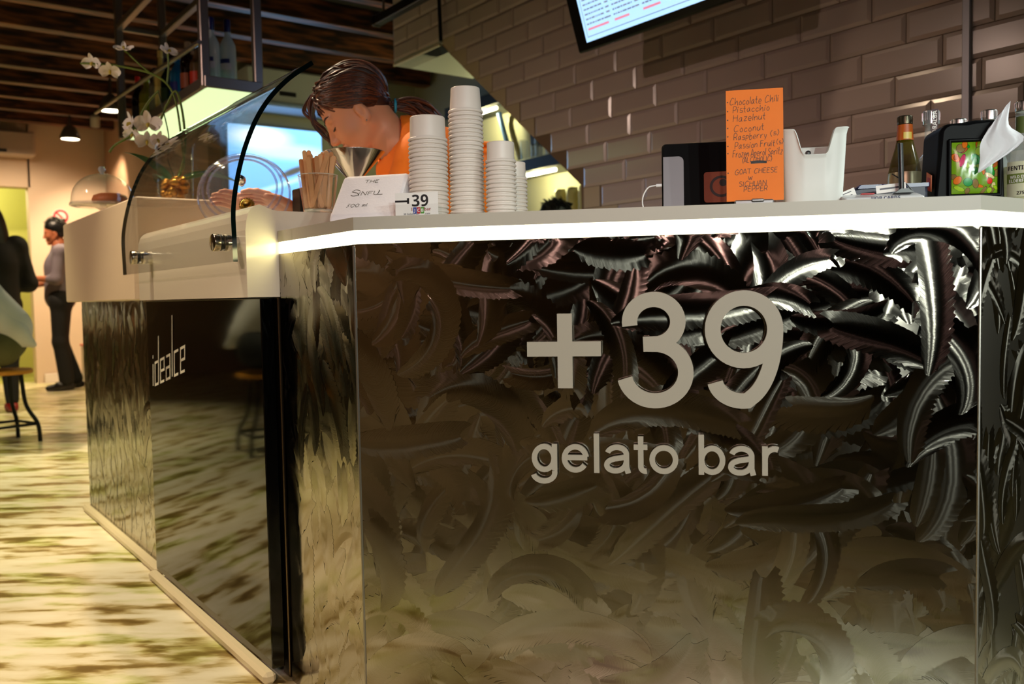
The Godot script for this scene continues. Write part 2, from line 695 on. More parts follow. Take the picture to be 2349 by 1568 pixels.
func materials() -> void:
	M.white = mat(Color(0.86, 0.83, 0.79), 0.35)
	M.slab = mat(Color(0.70, 0.68, 0.63), 0.4)
	M.black = mat(Color(0.03, 0.03, 0.035), 0.35)
	M.black_gloss = mat(Color(0.012, 0.012, 0.012), 0.05)
	M.chrome = mat(Color(0.85, 0.85, 0.85), 0.12, 1.0)
	M.steel = mat(Color(0.62, 0.6, 0.57), 0.35, 1.0)
	M.paper = mat(Color(0.93, 0.92, 0.9), 0.55)
	M.paper_cup = mat(Color(0.88, 0.84, 0.80), 0.45)
	M.ink = mat(Color(0.03, 0.03, 0.04), 0.5)
	M.pane = glass(Color(0.25, 0.32, 0.30), 0.03)
	M.swirl = mat(Color(0.63, 0.6, 0.55), 0.095, 1.0)
	M.swirl.anisotropy_enabled = true
	M.swirl.anisotropy = -1.0
	# fine scratch lines that follow the arcs of each swirl
	var sc := Image.create(4, 512, false, Image.FORMAT_RGB8)
	var h := 0.5
	for y in 512:
		h = clampf(h * 0.55 + rng.randf() * 0.45, 0.0, 1.0)
		for x in 4:
			sc.set_pixel(x, y, Color(h, h, h))
	M.swirl.heightmap_enabled = true
	M.swirl.heightmap_scale = 0.004
	M.swirl.heightmap_texture = ImageTexture.create_from_image(sc)
	M.swirl_soft = M.swirl.duplicate()
	M.swirl_soft.roughness = 0.22
	M.edge_glass = mat(Color(0.01, 0.06, 0.06), 0.08)
	M.skin = mat(Color(0.80, 0.56, 0.42), 0.5)
	M.skin.subsurf_scatter_enabled = true
	M.skin.subsurf_scatter_strength = 0.1
	M.black_hair = mat(Color(0.025, 0.02, 0.018), 0.4)
	M.wood_light = mat(Color(0.80, 0.60, 0.40), 0.7)
	M.bottle_clear = glass(Color(0.85, 0.9, 0.9), 0.22)
	M.cap_metal = mat(Color(0.75, 0.75, 0.74), 0.3, 1.0)


func noise_image(w: int, h: int, freq: float, sd: int, oct := 4, warp := 0.0) -> Image:
	var f := FastNoiseLite.new()
	f.seed = sd
	f.frequency = freq
	f.fractal_octaves = oct
	if warp > 0.0:
		f.domain_warp_enabled = true
		f.domain_warp_amplitude = warp
		f.domain_warp_frequency = freq * 0.7
	return f.get_seamless_image(w, h)


func floor_material() -> StandardMaterial3D:
	var s := 1024
	# streaks: noise squeezed across its length
	var a := noise_image(160, s, 0.014, 3, 3, 18.0)
	a.resize(s, s, Image.INTERPOLATE_CUBIC)
	var b := noise_image(320, s, 0.030, 11, 5, 14.0)
	b.resize(s, s, Image.INTERPOLATE_CUBIC)
	var c := noise_image(512, s, 0.006, 23, 3)
	c.resize(s, s, Image.INTERPOLATE_CUBIC)
	for im in [a, b, c]:
		im.convert(Image.FORMAT_L8)
	var da := a.get_data()
	var db := b.get_data()
	var dc := c.get_data()
	var out := PackedByteArray()
	out.resize(s * s * 3)
	var ramp := []
	var g := Gradient.new()
	g.offsets = PackedFloat32Array([0.0, 0.16, 0.30, 0.42, 0.55, 1.0])
	g.colors = PackedColorArray([Color(0.46, 0.37, 0.18), Color(0.56, 0.47, 0.27), Color(0.73, 0.66, 0.46), Color(0.84, 0.79, 0.64), Color(0.89, 0.85, 0.73), Color(0.93, 0.90, 0.80)])
	for i in 256:
		ramp.push_back(g.sample(i / 255.0))
	for i in s * s:
		var q := clampf((da[i] * 0.55 + db[i] * 0.45 - 127.0) * 1.9 + 128.0, 0.0, 255.0)
		var col: Color = ramp[int(q)]
		var gr := clampf((dc[i] - 128.0) / 55.0, 0.0, 1.0) * clampf((190.0 - q) / 120.0, 0.0, 1.0)
		out[i * 3] = int(255.0 * lerpf(col.r, col.r * 0.88, gr))
		out[i * 3 + 1] = int(255.0 * lerpf(col.g, col.g * 0.95, gr))
		out[i * 3 + 2] = int(255.0 * lerpf(col.b, col.b * 0.72, gr))
	var m := mat(Color.WHITE, 0.28)
	m.albedo_texture = ImageTexture.create_from_image(Image.create_from_data(s, s, false, Image.FORMAT_RGB8, out))
	return m


func room() -> void:
	var g := Geo.new()
	# floor, its pattern turned so that the trowel marks run across the room
	var c := [Vector3(-5.2, 0, 8.3), Vector3(4.5, 0, 8.3), Vector3(4.5, 0, -10.9), Vector3(-5.2, 0, -10.9)]
	var uv := []
	var u := Vector3(0.78, 0, 0.62)
	for p in c:
		uv.push_back(Vector2(u.dot(p), Vector3(-0.62, 0, 0.78).dot(p)) / 1.9)
	g.quadv(c, Vector3.UP, uv)
	g.box(Vector3(-0.35, -0.06, -1.3), Vector3(9.7, 0.1, 19.2))
	struct("floor", g, floor_material())
	var beige := mat(Color(0.82, 0.74, 0.64), 0.7)
	var dark := mat(Color(0.16, 0.12, 0.09), 0.7)
	g = Geo.new()
	g.box(Vector3(-0.35, 3.05, -1.3), Vector3(9.7, 0.1, 19.2))
	var ceil := struct("ceiling", g, mat(Color(0.07, 0.05, 0.04), 0.8))
	var wood := mat(Color(0.56, 0.31, 0.15), 0.55)
	var im := noise_image(64, 256, 0.03, 5, 4)
	im.resize(512, 256)
	var gr := Gradient.new()
	gr.colors = PackedColorArray([Color(0.55, 0.5, 0.45), Color(1, 1, 1)])
	var nt := ImageTexture.create_from_image(im)
	wood.albedo_texture = nt
	wood.uv1_triplanar = true
	wood.uv1_scale = Vector3(1.2, 2.0, 2.0)
	for k in 32:
		var z := -10.2 + 0.575 * k
		g = Geo.new()
		var x1 := 2.74 if z > -4.9 else 4.15
		if z < -7.05:
			x1 = 2.9
		g.box(Vector3((x1 - 5.1) * 0.5, 2.78, z), Vector3(x1 + 5.1, 0.15, 0.10), 0.004)
		part(ceil, "beam", g, wood)
	# far wall with the opening into the green passage
	g = Geo.new()
	g.box(Vector3(-4.6, 1.5, -10.75), Vector3(1.3, 3.0, 0.2))
	g.box(Vector3(-0.95, 1.5, -10.75), Vector3(3.2, 3.0, 0.2))
	g.box(Vector3(2.83, 1.5, -10.75), Vector3(2.6, 3.0, 0.2))
	g.box(Vector3(1.0, 2.55, -10.75), Vector3(1.1, 0.9, 0.2))
	g.box(Vector3(-3.3, 1.5, -10.75), Vector3(1.5, 3.0, 0.2))
	struct("wall_far", g, beige)
	g = Geo.new()
	g.box(Vector3(0.9, 1.2, -11.9), Vector3(2.2, 2.5, 0.1))
	g.box(Vector3(1.9, 1.2, -11.35), Vector3(0.1, 2.5, 1.0))
	g.box(Vector3(-0.2, 1.2, -11.35), Vector3(0.1, 2.5, 1.0))
	g.box(Vector3(0.9, 2.45, -11.35), Vector3(2.2, 0.1, 1.1))
	g.box(Vector3(0.9, -0.06, -11.35), Vector3(2.2, 0.1, 1.1))
	struct("wall_passage", g, mat(Color(0.76, 0.75, 0.42), 0.6))
	var pl := OmniLight3D.new()
	pl.name = "passage_light"
	pl.position = Vector3(0.9, 2.25, -11.3)
	pl.light_color = Color(1.0, 0.97, 0.8)
	pl.light_energy = 0.6
	pl.light_size = 0.1
	pl.omni_range = 12.0
	pl.omni_attenuation = 2.0
	pl.shadow_enabled = true
	add_child(pl)
	g = Geo.new()
	g.lathe([[0.0, 0.0], [0.1, 0.0], [0.12, 0.03]], 20, Transform3D(Basis.IDENTITY, Vector3(0.9, 2.36, -11.3)))
	tag(part(self, "passage_lamp", g, glow(Color(1.0, 0.95, 0.7), 3.0)), "round ceiling lamp inside the green passage", "lamp")
	g = Geo.new()
	g.box(Vector3(-5.15, 1.5, -1.3), Vector3(0.2, 3.0, 19.2))
	struct("wall_west", g, mat(Color(0.55, 0.46, 0.34), 0.7))
	g = Geo.new()
	g.box(Vector3(-0.35, 1.5, 8.25), Vector3(9.7, 3.0, 0.2))
	struct("wall_entrance", g, dark)
	# wall between the guests' side and the kitchen, behind the bar's far end
	g = Geo.new()
	g.box(Vector3(2.4, 1.5, -8.9), Vector3(0.2, 3.0, 3.6))
	struct("wall_partition", g, mat(Color(0.74, 0.6, 0.48), 0.7))
	g = Geo.new()
	g.box(Vector3(3.4, 1.5, -7.15), Vector3(2.0, 3.0, 0.2))
	struct("wall_kitchen", g, mat(Color(0.66, 0.65, 0.56), 0.6))
	g = Geo.new()
	g.box(Vector3(4.3, 1.5, 0.6), Vector3(0.2, 3.0, 15.4))
	struct("wall_service", g, mat(Color(0.62, 0.6, 0.52), 0.6))
	g = Geo.new()
	g.box(Vector3(2.37, 0.05, -10.62), Vector3(0.8, 0.1, 0.03), 0.004)
	g.box(Vector3(1.75, 0.05, -10.62), Vector3(0.3, 0.1, 0.03), 0.004)
	struct("baseboard_far", g, M.white)


func tiled_wall() -> void:
	var bx := 2.8
	# backing in the plane x = bx: local x runs along +z, local y up, outside faces -x
	var fr := Transform3D(Basis(Vector3(0, 0, 1), Vector3(0, 1, 0), Vector3(-1, 0, 0)), Vector3(bx + 0.12, 0, 0))
	var g := Geo.new()
	g.prism(PackedVector2Array([Vector2(-4.955, 2.316), Vector2(-4.397, 2.316), Vector2(-3.184, 1.372), Vector2(-3.164, 0.0), Vector2(-0.5, 0.0), Vector2(-0.5, 3.0), Vector2(-4.955, 3.0)]), 0.12, fr)
	var wall := struct("wall_tiled", g, mat(Color(0.42, 0.34, 0.27), 0.8))
	var tones := []
	for t in 4:
		var m := mat(Color(0.68, 0.62, 0.61).lightened(0.02 * t), 0.2)
		tones.push_back(m)
	var cut := mat(Color(0.70, 0.64, 0.56), 0.12)
	var pitch := 0.0985
	var L := 0.2805
	var meshes := {}
	var face := Transform3D(Basis(Vector3(0, 0, 1), Vector3(0, 1, 0), Vector3(-1, 0, 0)), Vector3(bx, 0, 0))
	for k in range(-6, 12):
		var y0 := 1.5525 + pitch * k
		var zb := -3.409 - 0.1195 * k
		if y0 > 2.316 - 0.02:
			zb = -4.953
		elif y0 < 1.372 - 0.05:
			zb = maxf(-3.16, zb)
		var j0 := -1.442 - 0.1215 * k
		var n := ceili((zb - j0) / L - 0.15)
		var z := j0 + n * L
		if z - zb > 0.01:
			z = zb
		while z < -0.7:
			var nx := j0 + (floorf((z - j0) / L + 0.2) + 1.0) * L
			var key := snappedf(nx - z, 0.002)
			if not meshes.has(key):
				meshes[key] = tile_mesh(nx - z - 0.003, pitch - 0.003)
			var o := part(wall, "tile", meshes[key], tones[rng.randi() % 4])
			o.transform = Transform3D(face.basis, face * Vector3((z + nx) * 0.5, y0 + pitch * 0.5, 0.0))
			z = nx
		# cut pieces that fill up to the slanting edge
		if y0 < 2.316 - 0.02:
			var zt := -3.184 - (y0 + pitch - 1.372) * 1.285
			var zl := -3.184 - (y0 - 1.372) * 1.285
			if y0 < 1.372 - 0.05:
				zt = -3.163
				zl = -3.163
			if y0 + pitch > 2.316:
				zt = -4.397
			if zb - zl > 0.012:
				var p := PackedVector2Array([Vector2(zl + 0.003, y0 + 0.0015), Vector2(zb - 0.002, y0 + 0.0015), Vector2(zb - 0.002, minf(y0 + pitch, 2.43) - 0.0015), Vector2(minf(zt + 0.003, zb - 0.004), y0 + pitch - 0.0015)])
				g = Geo.new()
				g.prism(p, 0.005, face, false)
				part(wall, "tile", g, cut)
	# narrow metal strip up the wall
	g = Geo.new()
	g.box(Vector3(bx - 0.008, 1.8, -1.362), Vector3(0.02, 1.9, 0.026), 0.003)
	struct("trim_1", g, mat(Color(0.62, 0.62, 0.66), 0.35, 0.3))
	g = Geo.new()
	g.box(Vector3(bx - 0.004, 2.318, -4.676), Vector3(0.014, 0.016, 0.55), 0.003)
	struct("trim_2", g, mat(Color(0.8, 0.76, 0.66), 0.4))
	# underside of the raised part
	g = Geo.new()
	g.box(Vector3(3.1, 2.336, -4.63), Vector3(0.6, 0.04, 0.65))
	struct("ceiling_soffit", g, mat(Color(0.78, 0.80, 0.76), 0.6))


func tile_mesh(w: float, h: float) -> ArrayMesh:
	var g := Geo.new()
	var d := 0.007
	var e := 0.002
	var bv := 0.013
	var rings := []
	for r in [[0.0, 0.0], [0.0, e], [bv, d]]:
		var x: float = w * 0.5 - r[0]
		var y: float = h * 0.5 - r[0]
		rings.push_back([Vector3(-x, -y, r[1]), Vector3(x, -y, r[1]), Vector3(x, y, r[1]), Vector3(-x, y, r[1])])
	for i in 2:
		for j in 4:
			g.quad(rings[i][j], rings[i][(j + 1) % 4], rings[i + 1][(j + 1) % 4], rings[i + 1][j])
	g.quad(rings[2][0], rings[2][1], rings[2][2], rings[2][3])
	return g.mesh()


# ---------------------------------------------------------------- the steel counter
func counter() -> void:
	var L := Vector3(0.742, 0, -1.48)
	var R := Vector3(1.478, 0, -0.697)
	var E := Vector3(2.25, 0, -0.638)
	var o := thing("bar_counter", "bar counter clad in swirled stainless steel with white top and glowing strip", "counter")
	var fr := frame(L, R - L)
	var w := L.distance_to(R)
	var p := part(o, "front_panel", swirled(w, 0.95, 520, 21, 0.6, 1.25, 0.12, 0.32, 0.036, 0.062), M.swirl, "large front sheet of swirled steel with raised lettering")
	p.transform = fr
	letters(p)
	p = part(o, "side_panel", swirled(0.365, 0.95, 170, 5, 1.57, 0.5, 0.08, 0.22, 0.03, 0.055), M.swirl)
	p.transform = frame(Vector3(0.744, 0, -1.845), Vector3.BACK)
	var fe := frame(R, E - R)
	p = part(o, "side_panel", swirled(R.distance_to(E), 0.95, 260, 9, 1.57, 0.55, 0.07, 0.22, 0.02, 0.045), M.swirl_soft)
	p.transform = fe
	var g := Geo.new()
	for q in [L, R]:
		g = Geo.new()
		g.box(q + Vector3(0.0, 0.474, 0.0), Vector3(0.005, 0.948, 0.005), 0.0015, fr.basis)
		part(o, "corner_strip", g, M.steel)
	# body behind the sheets
	g = Geo.new()
	var top := Transform3D(Basis(Vector3(1, 0, 0), Vector3(0, 0, -1), Vector3(0, 1, 0)), Vector3(0, 0.0, 0))
	var inner := PackedVector2Array([Vector2(0.75, 1.842), Vector2(0.75, 1.484), Vector2(1.482, 0.706), Vector2(2.25, 0.647), Vector2(2.25, 1.1), Vector2(1.66, 1.25), Vector2(1.15, 1.8)])
	g.prism(inner, 0.975, top)
	part(o, "carcass", g, M.black)
	# glowing strip under the top
	for q in [[Vector3(0.744, 0.951, -1.843), Vector3(0.744, 0.951, -1.48)], [L + Vector3(0, 0.951, 0), R + Vector3(0, 0.951, 0)], [R + Vector3(0, 0.951, 0), E + Vector3(0, 0.951, 0)]]:
		var a: Vector3 = q[0]
		var b: Vector3 = q[1]
		var f2 := frame(a, b - a)
		var ln := a.distance_to(b)
		g = Geo.new()
		g.box(f2 * Vector3(ln * 0.5, 0.0125, -0.006), Vector3(ln, 0.025, 0.012), 0.0, f2.basis)
		part(o, "light_strip", g, glow(Color(1.0, 0.99, 0.82), 2.6), "glowing white light strip")
		var l := AreaLight3D.new()
		l.name = "strip_light"
		l.area_size = Vector2(ln * 0.98, 0.024)
		l.light_color = Color(1.0, 0.96, 0.64)
		l.light_energy = 0.07 * ln
		l.area_range = 12.0
		l.area_attenuation = 2.0
		l.shadow_enabled = true
		o.add_child(l, true)
		l.transform = Transform3D(Basis.looking_at(f2.basis.z, Vector3.UP), f2 * Vector3(ln * 0.5, 0.0125, 0.004))
	g = Geo.new()
	var outer := PackedVector2Array([Vector2(0.742, 1.843), Vector2(0.742, 1.48), Vector2(1.478, 0.697), Vector2(2.25, 0.638), Vector2(2.25, 1.3), Vector2(1.66, 1.32), Vector2(1.15, 1.843)])
	g.prism(outer, 0.024, Transform3D(top.basis, Vector3(0, 0.976, 0)))
	part(o, "worktop", g, M.slab, "white solid worktop with a mitred front edge")


func letters(panel: Node3D) -> void:
	var m := mat(Color(0.63, 0.60, 0.54), 0.5)
	var off := Transform3D(Basis.IDENTITY, Vector3(0, 0, 0.0075))
	var dp := 0.007
	var s := 0.0262
	# plus
	var g := Geo.new()
	g.stroke(PackedVector2Array([Vector2(0.323, 0.7545), Vector2(0.454, 0.7545)]), s, dp, off)
	g.stroke(PackedVector2Array([Vector2(0.3905, 0.685), Vector2(0.3905, 0.7414)]), s, dp, off)
	g.stroke(PackedVector2Array([Vector2(0.3905, 0.7676), Vector2(0.3905, 0.817)]), s, dp, off)
	part(panel, "letter", g, m)
	# three
	var H := 0.202
	var c := PackedVector2Array()
	g = Geo.new()
	var o3 := Vector2(0.482, 0.650)
	for q in arc(0.315, 0.725, 0.212, 0.212, 192, -52, 28):
		c.push_back(o3 + q * H)
	for q in arc(0.325, 0.310, 0.258, 0.245, 62, -166, 30):
		c.push_back(o3 + q * H)
	var up := PackedVector2Array()
	var lo := PackedVector2Array()
	for q in arc(0.315, 0.745, 0.205, 0.192, 190, -78, 28):
		up.push_back(o3 + q * H)
	up.push_back(o3 + Vector2(0.225, 0.552) * H)
	lo.push_back(o3 + Vector2(0.26, 0.552) * H)
	for q in arc(0.322, 0.308, 0.262, 0.244, 84, -168, 30):
		lo.push_back(o3 + q * H)
	g.stroke(up, s, dp, off)
	g.stroke(lo, s, dp - 0.0003, off)
	part(panel, "letter", g, m)
	# nine
	g = Geo.new()
	var o9 := Vector2(0.633, 0.650)
	c = PackedVector2Array()
	for q in arc(0.318, 0.672, 0.256, 0.264, 0, 360, 40):
		c.push_back(o9 + q * H)
	g.stroke(c, s, dp, off)
	c = PackedVector2Array()
	for q in arc(0.287, 0.672, 0.287, 0.609, 0, -70, 26):
		c.push_back(o9 + q * H)
	for q in arc(0.312, 0.255, 0.235, 0.191, -82, -170, 14):
		c.push_back(o9 + q * H)
	g.stroke(c, s, dp - 0.0003, off)
	part(panel, "letter", g, m)
	# second line in a plain grotesque of even strokes
	var x := 0.0505
	var pos := 0.3265
	var w := 0.0094
	var adv := {"g": 1.071, "e": 1.071, "l": 0.428, "a": 1.071, "t": 0.536, "o": 1.071, " ": 0.536, "b": 1.071, "r": 0.642}
	for ch in "gelato bar":
		var st := []
		match ch:
			"g":
				st = [arc(0.47, 0.5, 0.35, 0.41, 0, 360), V2([0.84, 1.0, 0.84, 0.3]) + PackedVector2Array([]), arc(0.455, -0.02, 0.385, 0.30, 14, -166)]
				st[1].append_array(V2([0.84, 0.06]))
			"e":
				st = [arc(0.52, 0.5, 0.385, 0.41, 8, 325, 34), V2([0.13, 0.53, 0.94, 0.53])]
			"l":
				st = [V2([0.215, 0.0, 0.215, 1.38])]
			"a":
				var q := arc(0.50, 0.66, 0.33, 0.25, 165, 0, 18)
				q.append_array(V2([0.83, 0.22, 0.89, 0.0]))
				var q2 := V2([0.83, 0.58, 0.62, 0.535, 0.40, 0.50])
				q2.append_array(arc(0.42, 0.285, 0.275, 0.2, 108, 270, 14))
				q2.append_array(arc(0.46, 0.42, 0.36, 0.335, -84, -6, 12))
				st = [q, q2]
			"t":
				var q := V2([0.27, 1.30, 0.27, 0.26])
				q.append_array(arc(0.43, 0.24, 0.16, 0.155, 190, 285, 8))
				st = [q, V2([0.03, 0.92, 0.50, 0.92])]
			"o":
				st = [arc(0.53, 0.5, 0.40, 0.41, 0, 360)]
			"b":
				st = [V2([0.215, 0.0, 0.215, 1.38]), arc(0.575, 0.5, 0.35, 0.41, 0, 360)]
			"r":
				var q := V2([0.215, 0.55])
				q.append_array(arc(0.53, 0.56, 0.315, 0.35, 170, 68, 12))
				st = [V2([0.215, 0.0, 0.215, 1.0]), q]
		if st.size():
			g = Geo.new()
			var k2 := 0
			for q in st:
				var pp := PackedVector2Array()
				for k in q:
					pp.push_back(Vector2(pos, 0.5345) + k * x)
				g.stroke(pp, w, 0.006 - 0.0002 * k2, off)
				k2 += 1
			part(panel, "letter", g, m)
		pos += adv[ch] * x * 0.985


func V2(a: Array) -> PackedVector2Array:
	var p := PackedVector2Array()
	for i in range(0, a.size(), 2):
		p.push_back(Vector2(a[i], a[i + 1]))
	return p


# a solid with the given cross section (x, y), rounded over at both ends, running along z from 0 to len
func loaf(prof: PackedVector2Array, ln: float, r: float, x: Transform3D, g: Geo) -> void:
	var c := Vector2.ZERO
	for p in prof:
		c += p / prof.size()
	var area := 0.0
	for i in prof.size():
		area += prof[i].cross(prof[(i + 1) % prof.size()])
	var rows := []
	for s in [[0.0, 1.0], [0.3, 0.29], [1.0, 0.0], [-1.0, 0.0], [-0.3, 0.29], [-0.0001, 1.0]]:
		var z: float = s[0] * r if s[0] >= 0.0 else ln + s[0] * r
		var row := []
		for p in prof:
			var q := p.move_toward(c, r * s[1])
			row.push_back(x * Vector3(q.x, q.y, z))
		rows.push_back(row)
	g.grid(rows, true, area < 0.0)
	var cap := PackedVector2Array()
	for p in prof:
		cap.push_back(p.move_toward(c, r))
	var ti := Geometry2D.triangulate_polygon(cap)
	for i in range(0, ti.size(), 3):
		var t := [cap[ti[i]], cap[ti[i + 1]], cap[ti[i + 2]]]
		if (t[1] - t[0]).cross(t[2] - t[0]) < 0:
			t = [t[0], t[2], t[1]]
		g.tri(x * Vector3(t[0].x, t[0].y, ln), x * Vector3(t[1].x, t[1].y, ln), x * Vector3(t[2].x, t[2].y, ln))
		g.tri(x * Vector3(t[0].x, t[0].y, 0), x * Vector3(t[2].x, t[2].y, 0), x * Vector3(t[1].x, t[1].y, 0))


func rounded(w: float, h: float, r: float, n := 5) -> PackedVector2Array:
	var p := PackedVector2Array()
	for c in [[w * 0.5 - r, h - r, 0], [-w * 0.5 + r, h - r, 90], [-w * 0.5 + r, r, 180], [w * 0.5 - r, r, 270]]:
		p.append_array(arc(c[0], c[1], r, r, c[2], c[2] + 90, n))
	return p


# ---------------------------------------------------------------- display case
func display_case() -> void:
	var o := thing("gelato_display", "long white gelato display case with curved glass guard on a steel and black glass base", "display case")
	var gloss := mat(Color(0.86, 0.82, 0.75), 0.12)
	var g := Geo.new()
	var p := V2([0.672, 0.857, 1.30, 0.857, 1.12, 1.047, 0.745, 1.044, 0.735, 1.0455, 0.725, 1.048, 0.715, 1.053, 0.704, 1.056, 0.694, 1.053, 0.685, 1.046, 0.679, 1.036, 0.675, 1.022, 0.672, 1.0])
	g.prism(p, 0.154, Transform3D(Basis.IDENTITY, Vector3(0, 0, -2.0)))
	var well := V2([0.672, 0.857, 1.30, 0.857, 1.30, 0.98, 1.27, 0.98, 1.26, 0.95, 0.76, 0.95])
	for i in range(3, p.size()):
		well.push_back(p[i])
	g.prism(well, 0.74, Transform3D(Basis.IDENTITY, Vector3(0, 0, -2.74)))
	part(o, "gelato_section", g, gloss)
	g = Geo.new()
	g.box(Vector3(0.986, 1.01, -3.306), Vector3(0.628, 0.306, 1.128), 0.004)
	part(o, "raised_section", g, mat(Color(0.82, 0.73, 0.63), 0.4), "taller matt section that carries the cake stand")
	g = Geo.new()
	g.box(Vector3(0.72, 0.442, -2.332), Vector3(0.03, 0.825, 0.94), 0.002)
	part(o, "black_panel", g, M.black_gloss, "mirror-like black glass front")
	g = Geo.new()
	var lf := frame(Vector3(0.7035, 0.600, -2.752), Vector3.BACK)
	var sh := Transform3D(Basis(Vector3(1, 0.2, 0), Vector3(0.12, 1, 0), Vector3(0, 0, 1)), Vector3.ZERO)
	# the maker's mark: narrow letters, stems of the tall ones drawn far up
	var x := 0.0
	for st in [[[0, 0, 0, 4], [0, 5, 0, 5.6]], [[2, 0, 0, 0, 0, 4, 2, 4], [2, 0, 2, 8.5]], [[2, 0, 0, 0, 0, 4, 2, 4, 2, 2, 0, 2]], [[0, 4, 2, 4, 2, 0, 0, 0, 0, 2, 2, 2]], [[0, 0, 0, 10.5]], [[2, 0, 0, 0, 0, 4, 2, 4]], [[2, 0, 0, 0, 0, 4, 2, 4, 2, 2, 0, 2]]]:
		var wide := 0.0
		for q in st:
			var pp := PackedVector2Array()
			for i in range(0, q.size(), 2):
				pp.push_back(Vector2((x + q[i]) * 0.0195, q[i + 1] * 0.0165))
				wide = maxf(wide, q[i])
			g.stroke(pp, 0.0075, 0.0, lf * sh)
		x += wide + 1.1
	part(o, "lettering", g, mat(Color(0.82, 0.8, 0.74), 0.5), "pale maker's lettering with tall stems")
	var cs := swirled(1.0, 0.857, 560, 31, 1.57, 0.35, 0.06, 0.2, 0.02, 0.04)
	var q2 := part(o, "steel_panel", cs, M.swirl, "swirled stainless steel end of the base")
	q2.transform = frame(Vector3(0.735, 0, -3.912), Vector3.BACK)
	g = Geo.new()
	g.box(Vector3(0.752, 0.43, -1.873), Vector3(0.02, 0.853, 0.036), 0.002)
	part(o, "filler_panel", g, mat(Color(0.45, 0.38, 0.3), 0.3, 1.0))
	g = Geo.new()
	g.box(Vector3(1.02, 0.427, -2.885), Vector3(0.53, 0.85, 2.02))
	part(o, "carcass", g, M.black)
	# curved guard
	var cv := V2([0.637, 0.932, 0.6362, 0.978, 0.6355, 1.025, 0.638, 1.058, 0.644, 1.093, 0.652, 1.127, 0.663, 1.165, 0.678, 1.204, 0.695, 1.24, 0.718, 1.276, 0.745, 1.308, 0.779, 1.34, 0.826, 1.374])
	cv = smooth2(cv, 4)
	var inn := PackedVector2Array()
	for i in cv.size():
		var d := (cv[mini(i + 1, cv.size() - 1)] - cv[maxi(i - 1, 0)]).normalized()
		inn.push_back(cv[i] + Vector2(d.y, -d.x) * 0.010)
	var z0 := -1.828
	var z1 := -2.775
	for f in 2:
		var r0 := []
		var r1 := []
		var cc := cv if f == 0 else inn
		for k in cc:
			r0.push_back(Vector3(k.x, k.y, z0))
			r1.push_back(Vector3(k.x, k.y, z1))
		g = Geo.new()
		g.grid([r0, r1], false, f == 1)
		part(o, "glass_guard", g, M.pane, "curved clear glass sheet")
	g = Geo.new()
	var e := [[], [], [], []]
	for k in cv.size():
		e[0].push_back(Vector3(cv[k].x, cv[k].y, z0))
		e[1].push_back(Vector3(inn[k].x, inn[k].y, z0))
		e[2].push_back(Vector3(cv[k].x, cv[k].y, z1))
		e[3].push_back(Vector3(inn[k].x, inn[k].y, z1))
	g.grid([e[0], e[1]])
	part(o, "guard_edge", g, M.edge_glass, "dark green polished edge of the glass")
	g = Geo.new()
	g.grid([e[2], e[3]], false, true)
	part(o, "guard_edge", g, M.edge_glass, "dark green polished edge of the glass")
	for k in [0, cv.size() - 1]:
		g = Geo.new()
		var a := Vector3(cv[k].x, cv[k].y, z0)
		var b := Vector3(inn[k].x, inn[k].y, z0)
		var dz := Vector3(0, 0, z1 - z0)
		g.quad(a, b, b + dz, a + dz)
		part(o, "guard_edge", g, glass(Color(0.5, 0.6, 0.58), 0.35))
	for zz in [-1.90, -2.60]:
		var s := Transform3D(Basis(Vector3(0, 1, 0), Vector3(-1, 0, 0), Vector3(0, 0, 1)), Vector3(0.672, 0.976, zz))
		g = Geo.new()
		g.lathe([[0.017, 0.0], [0.017, 0.026]], 28, s)
		var kn := part(o, "standoff", g, M.chrome, "chrome standoff knob")
		g = Geo.new()
		g.lathe([[0.0, 0.024], [0.0175, 0.024], [0.0175, 0.028], [0.0165, 0.0285]], 28, s)
		g.lathe([[0.0165, 0.0345], [0.0178, 0.035], [0.0178, 0.039], [0.017, 0.04]], 28, s)
		part(kn, "gasket", g, M.black)
		g = Geo.new()
		g.lathe([[0.0, 0.0395], [0.0185, 0.0395], [0.019, 0.041], [0.019, 0.052], [0.0178, 0.054], [0.0, 0.0545]], 28, s)
		part(kn, "cap", g, mat(Color(0.8, 0.74, 0.66), 0.18, 1.0))
	g = Geo.new()
	g.box(Vector3(0.696, 0.014, -2.33), Vector3(0.03, 0.028, 0.96), 0.008)
	g.box(Vector3(0.722, 0.014, -3.38), Vector3(0.03, 0.028, 1.1), 0.008)
	struct("baseboard_display", g, mat(Color(0.86, 0.80, 0.66), 0.4))


# ---------------------------------------------------------------- what stands on the steel counter
func counter_goods() -> void:
	cup_stack(Vector3(0.926, 1.0, -1.511), 20, 0.0083, [0.0393, 0.0345, 0.048], "of the wide stack", "wide gelato cups")
	cup_stack(Vector3(1.006, 1.0, -1.494), 27, 0.0084, [0.0357, 0.0293, 0.051], "of the tallest stack", "tall stack of gelato cups")
	cup_stack(Vector3(1.026, 1.0, -1.404), 14, 0.0084, [0.0307, 0.0268, 0.040], "of the short stack before the half-hidden one", "short stack of gelato cups")
	cup_stack(Vector3(1.158, 1.0, -1.537), 13, 0.0083, [0.0295, 0.0255, 0.038], "of the half-hidden stack", "half-hidden stack of gelato cups")
	foam_box()
	name_card()
	tablet()
	menu_stand()
	scoop_holder()
	reader()
	dispenser()
	bottles()


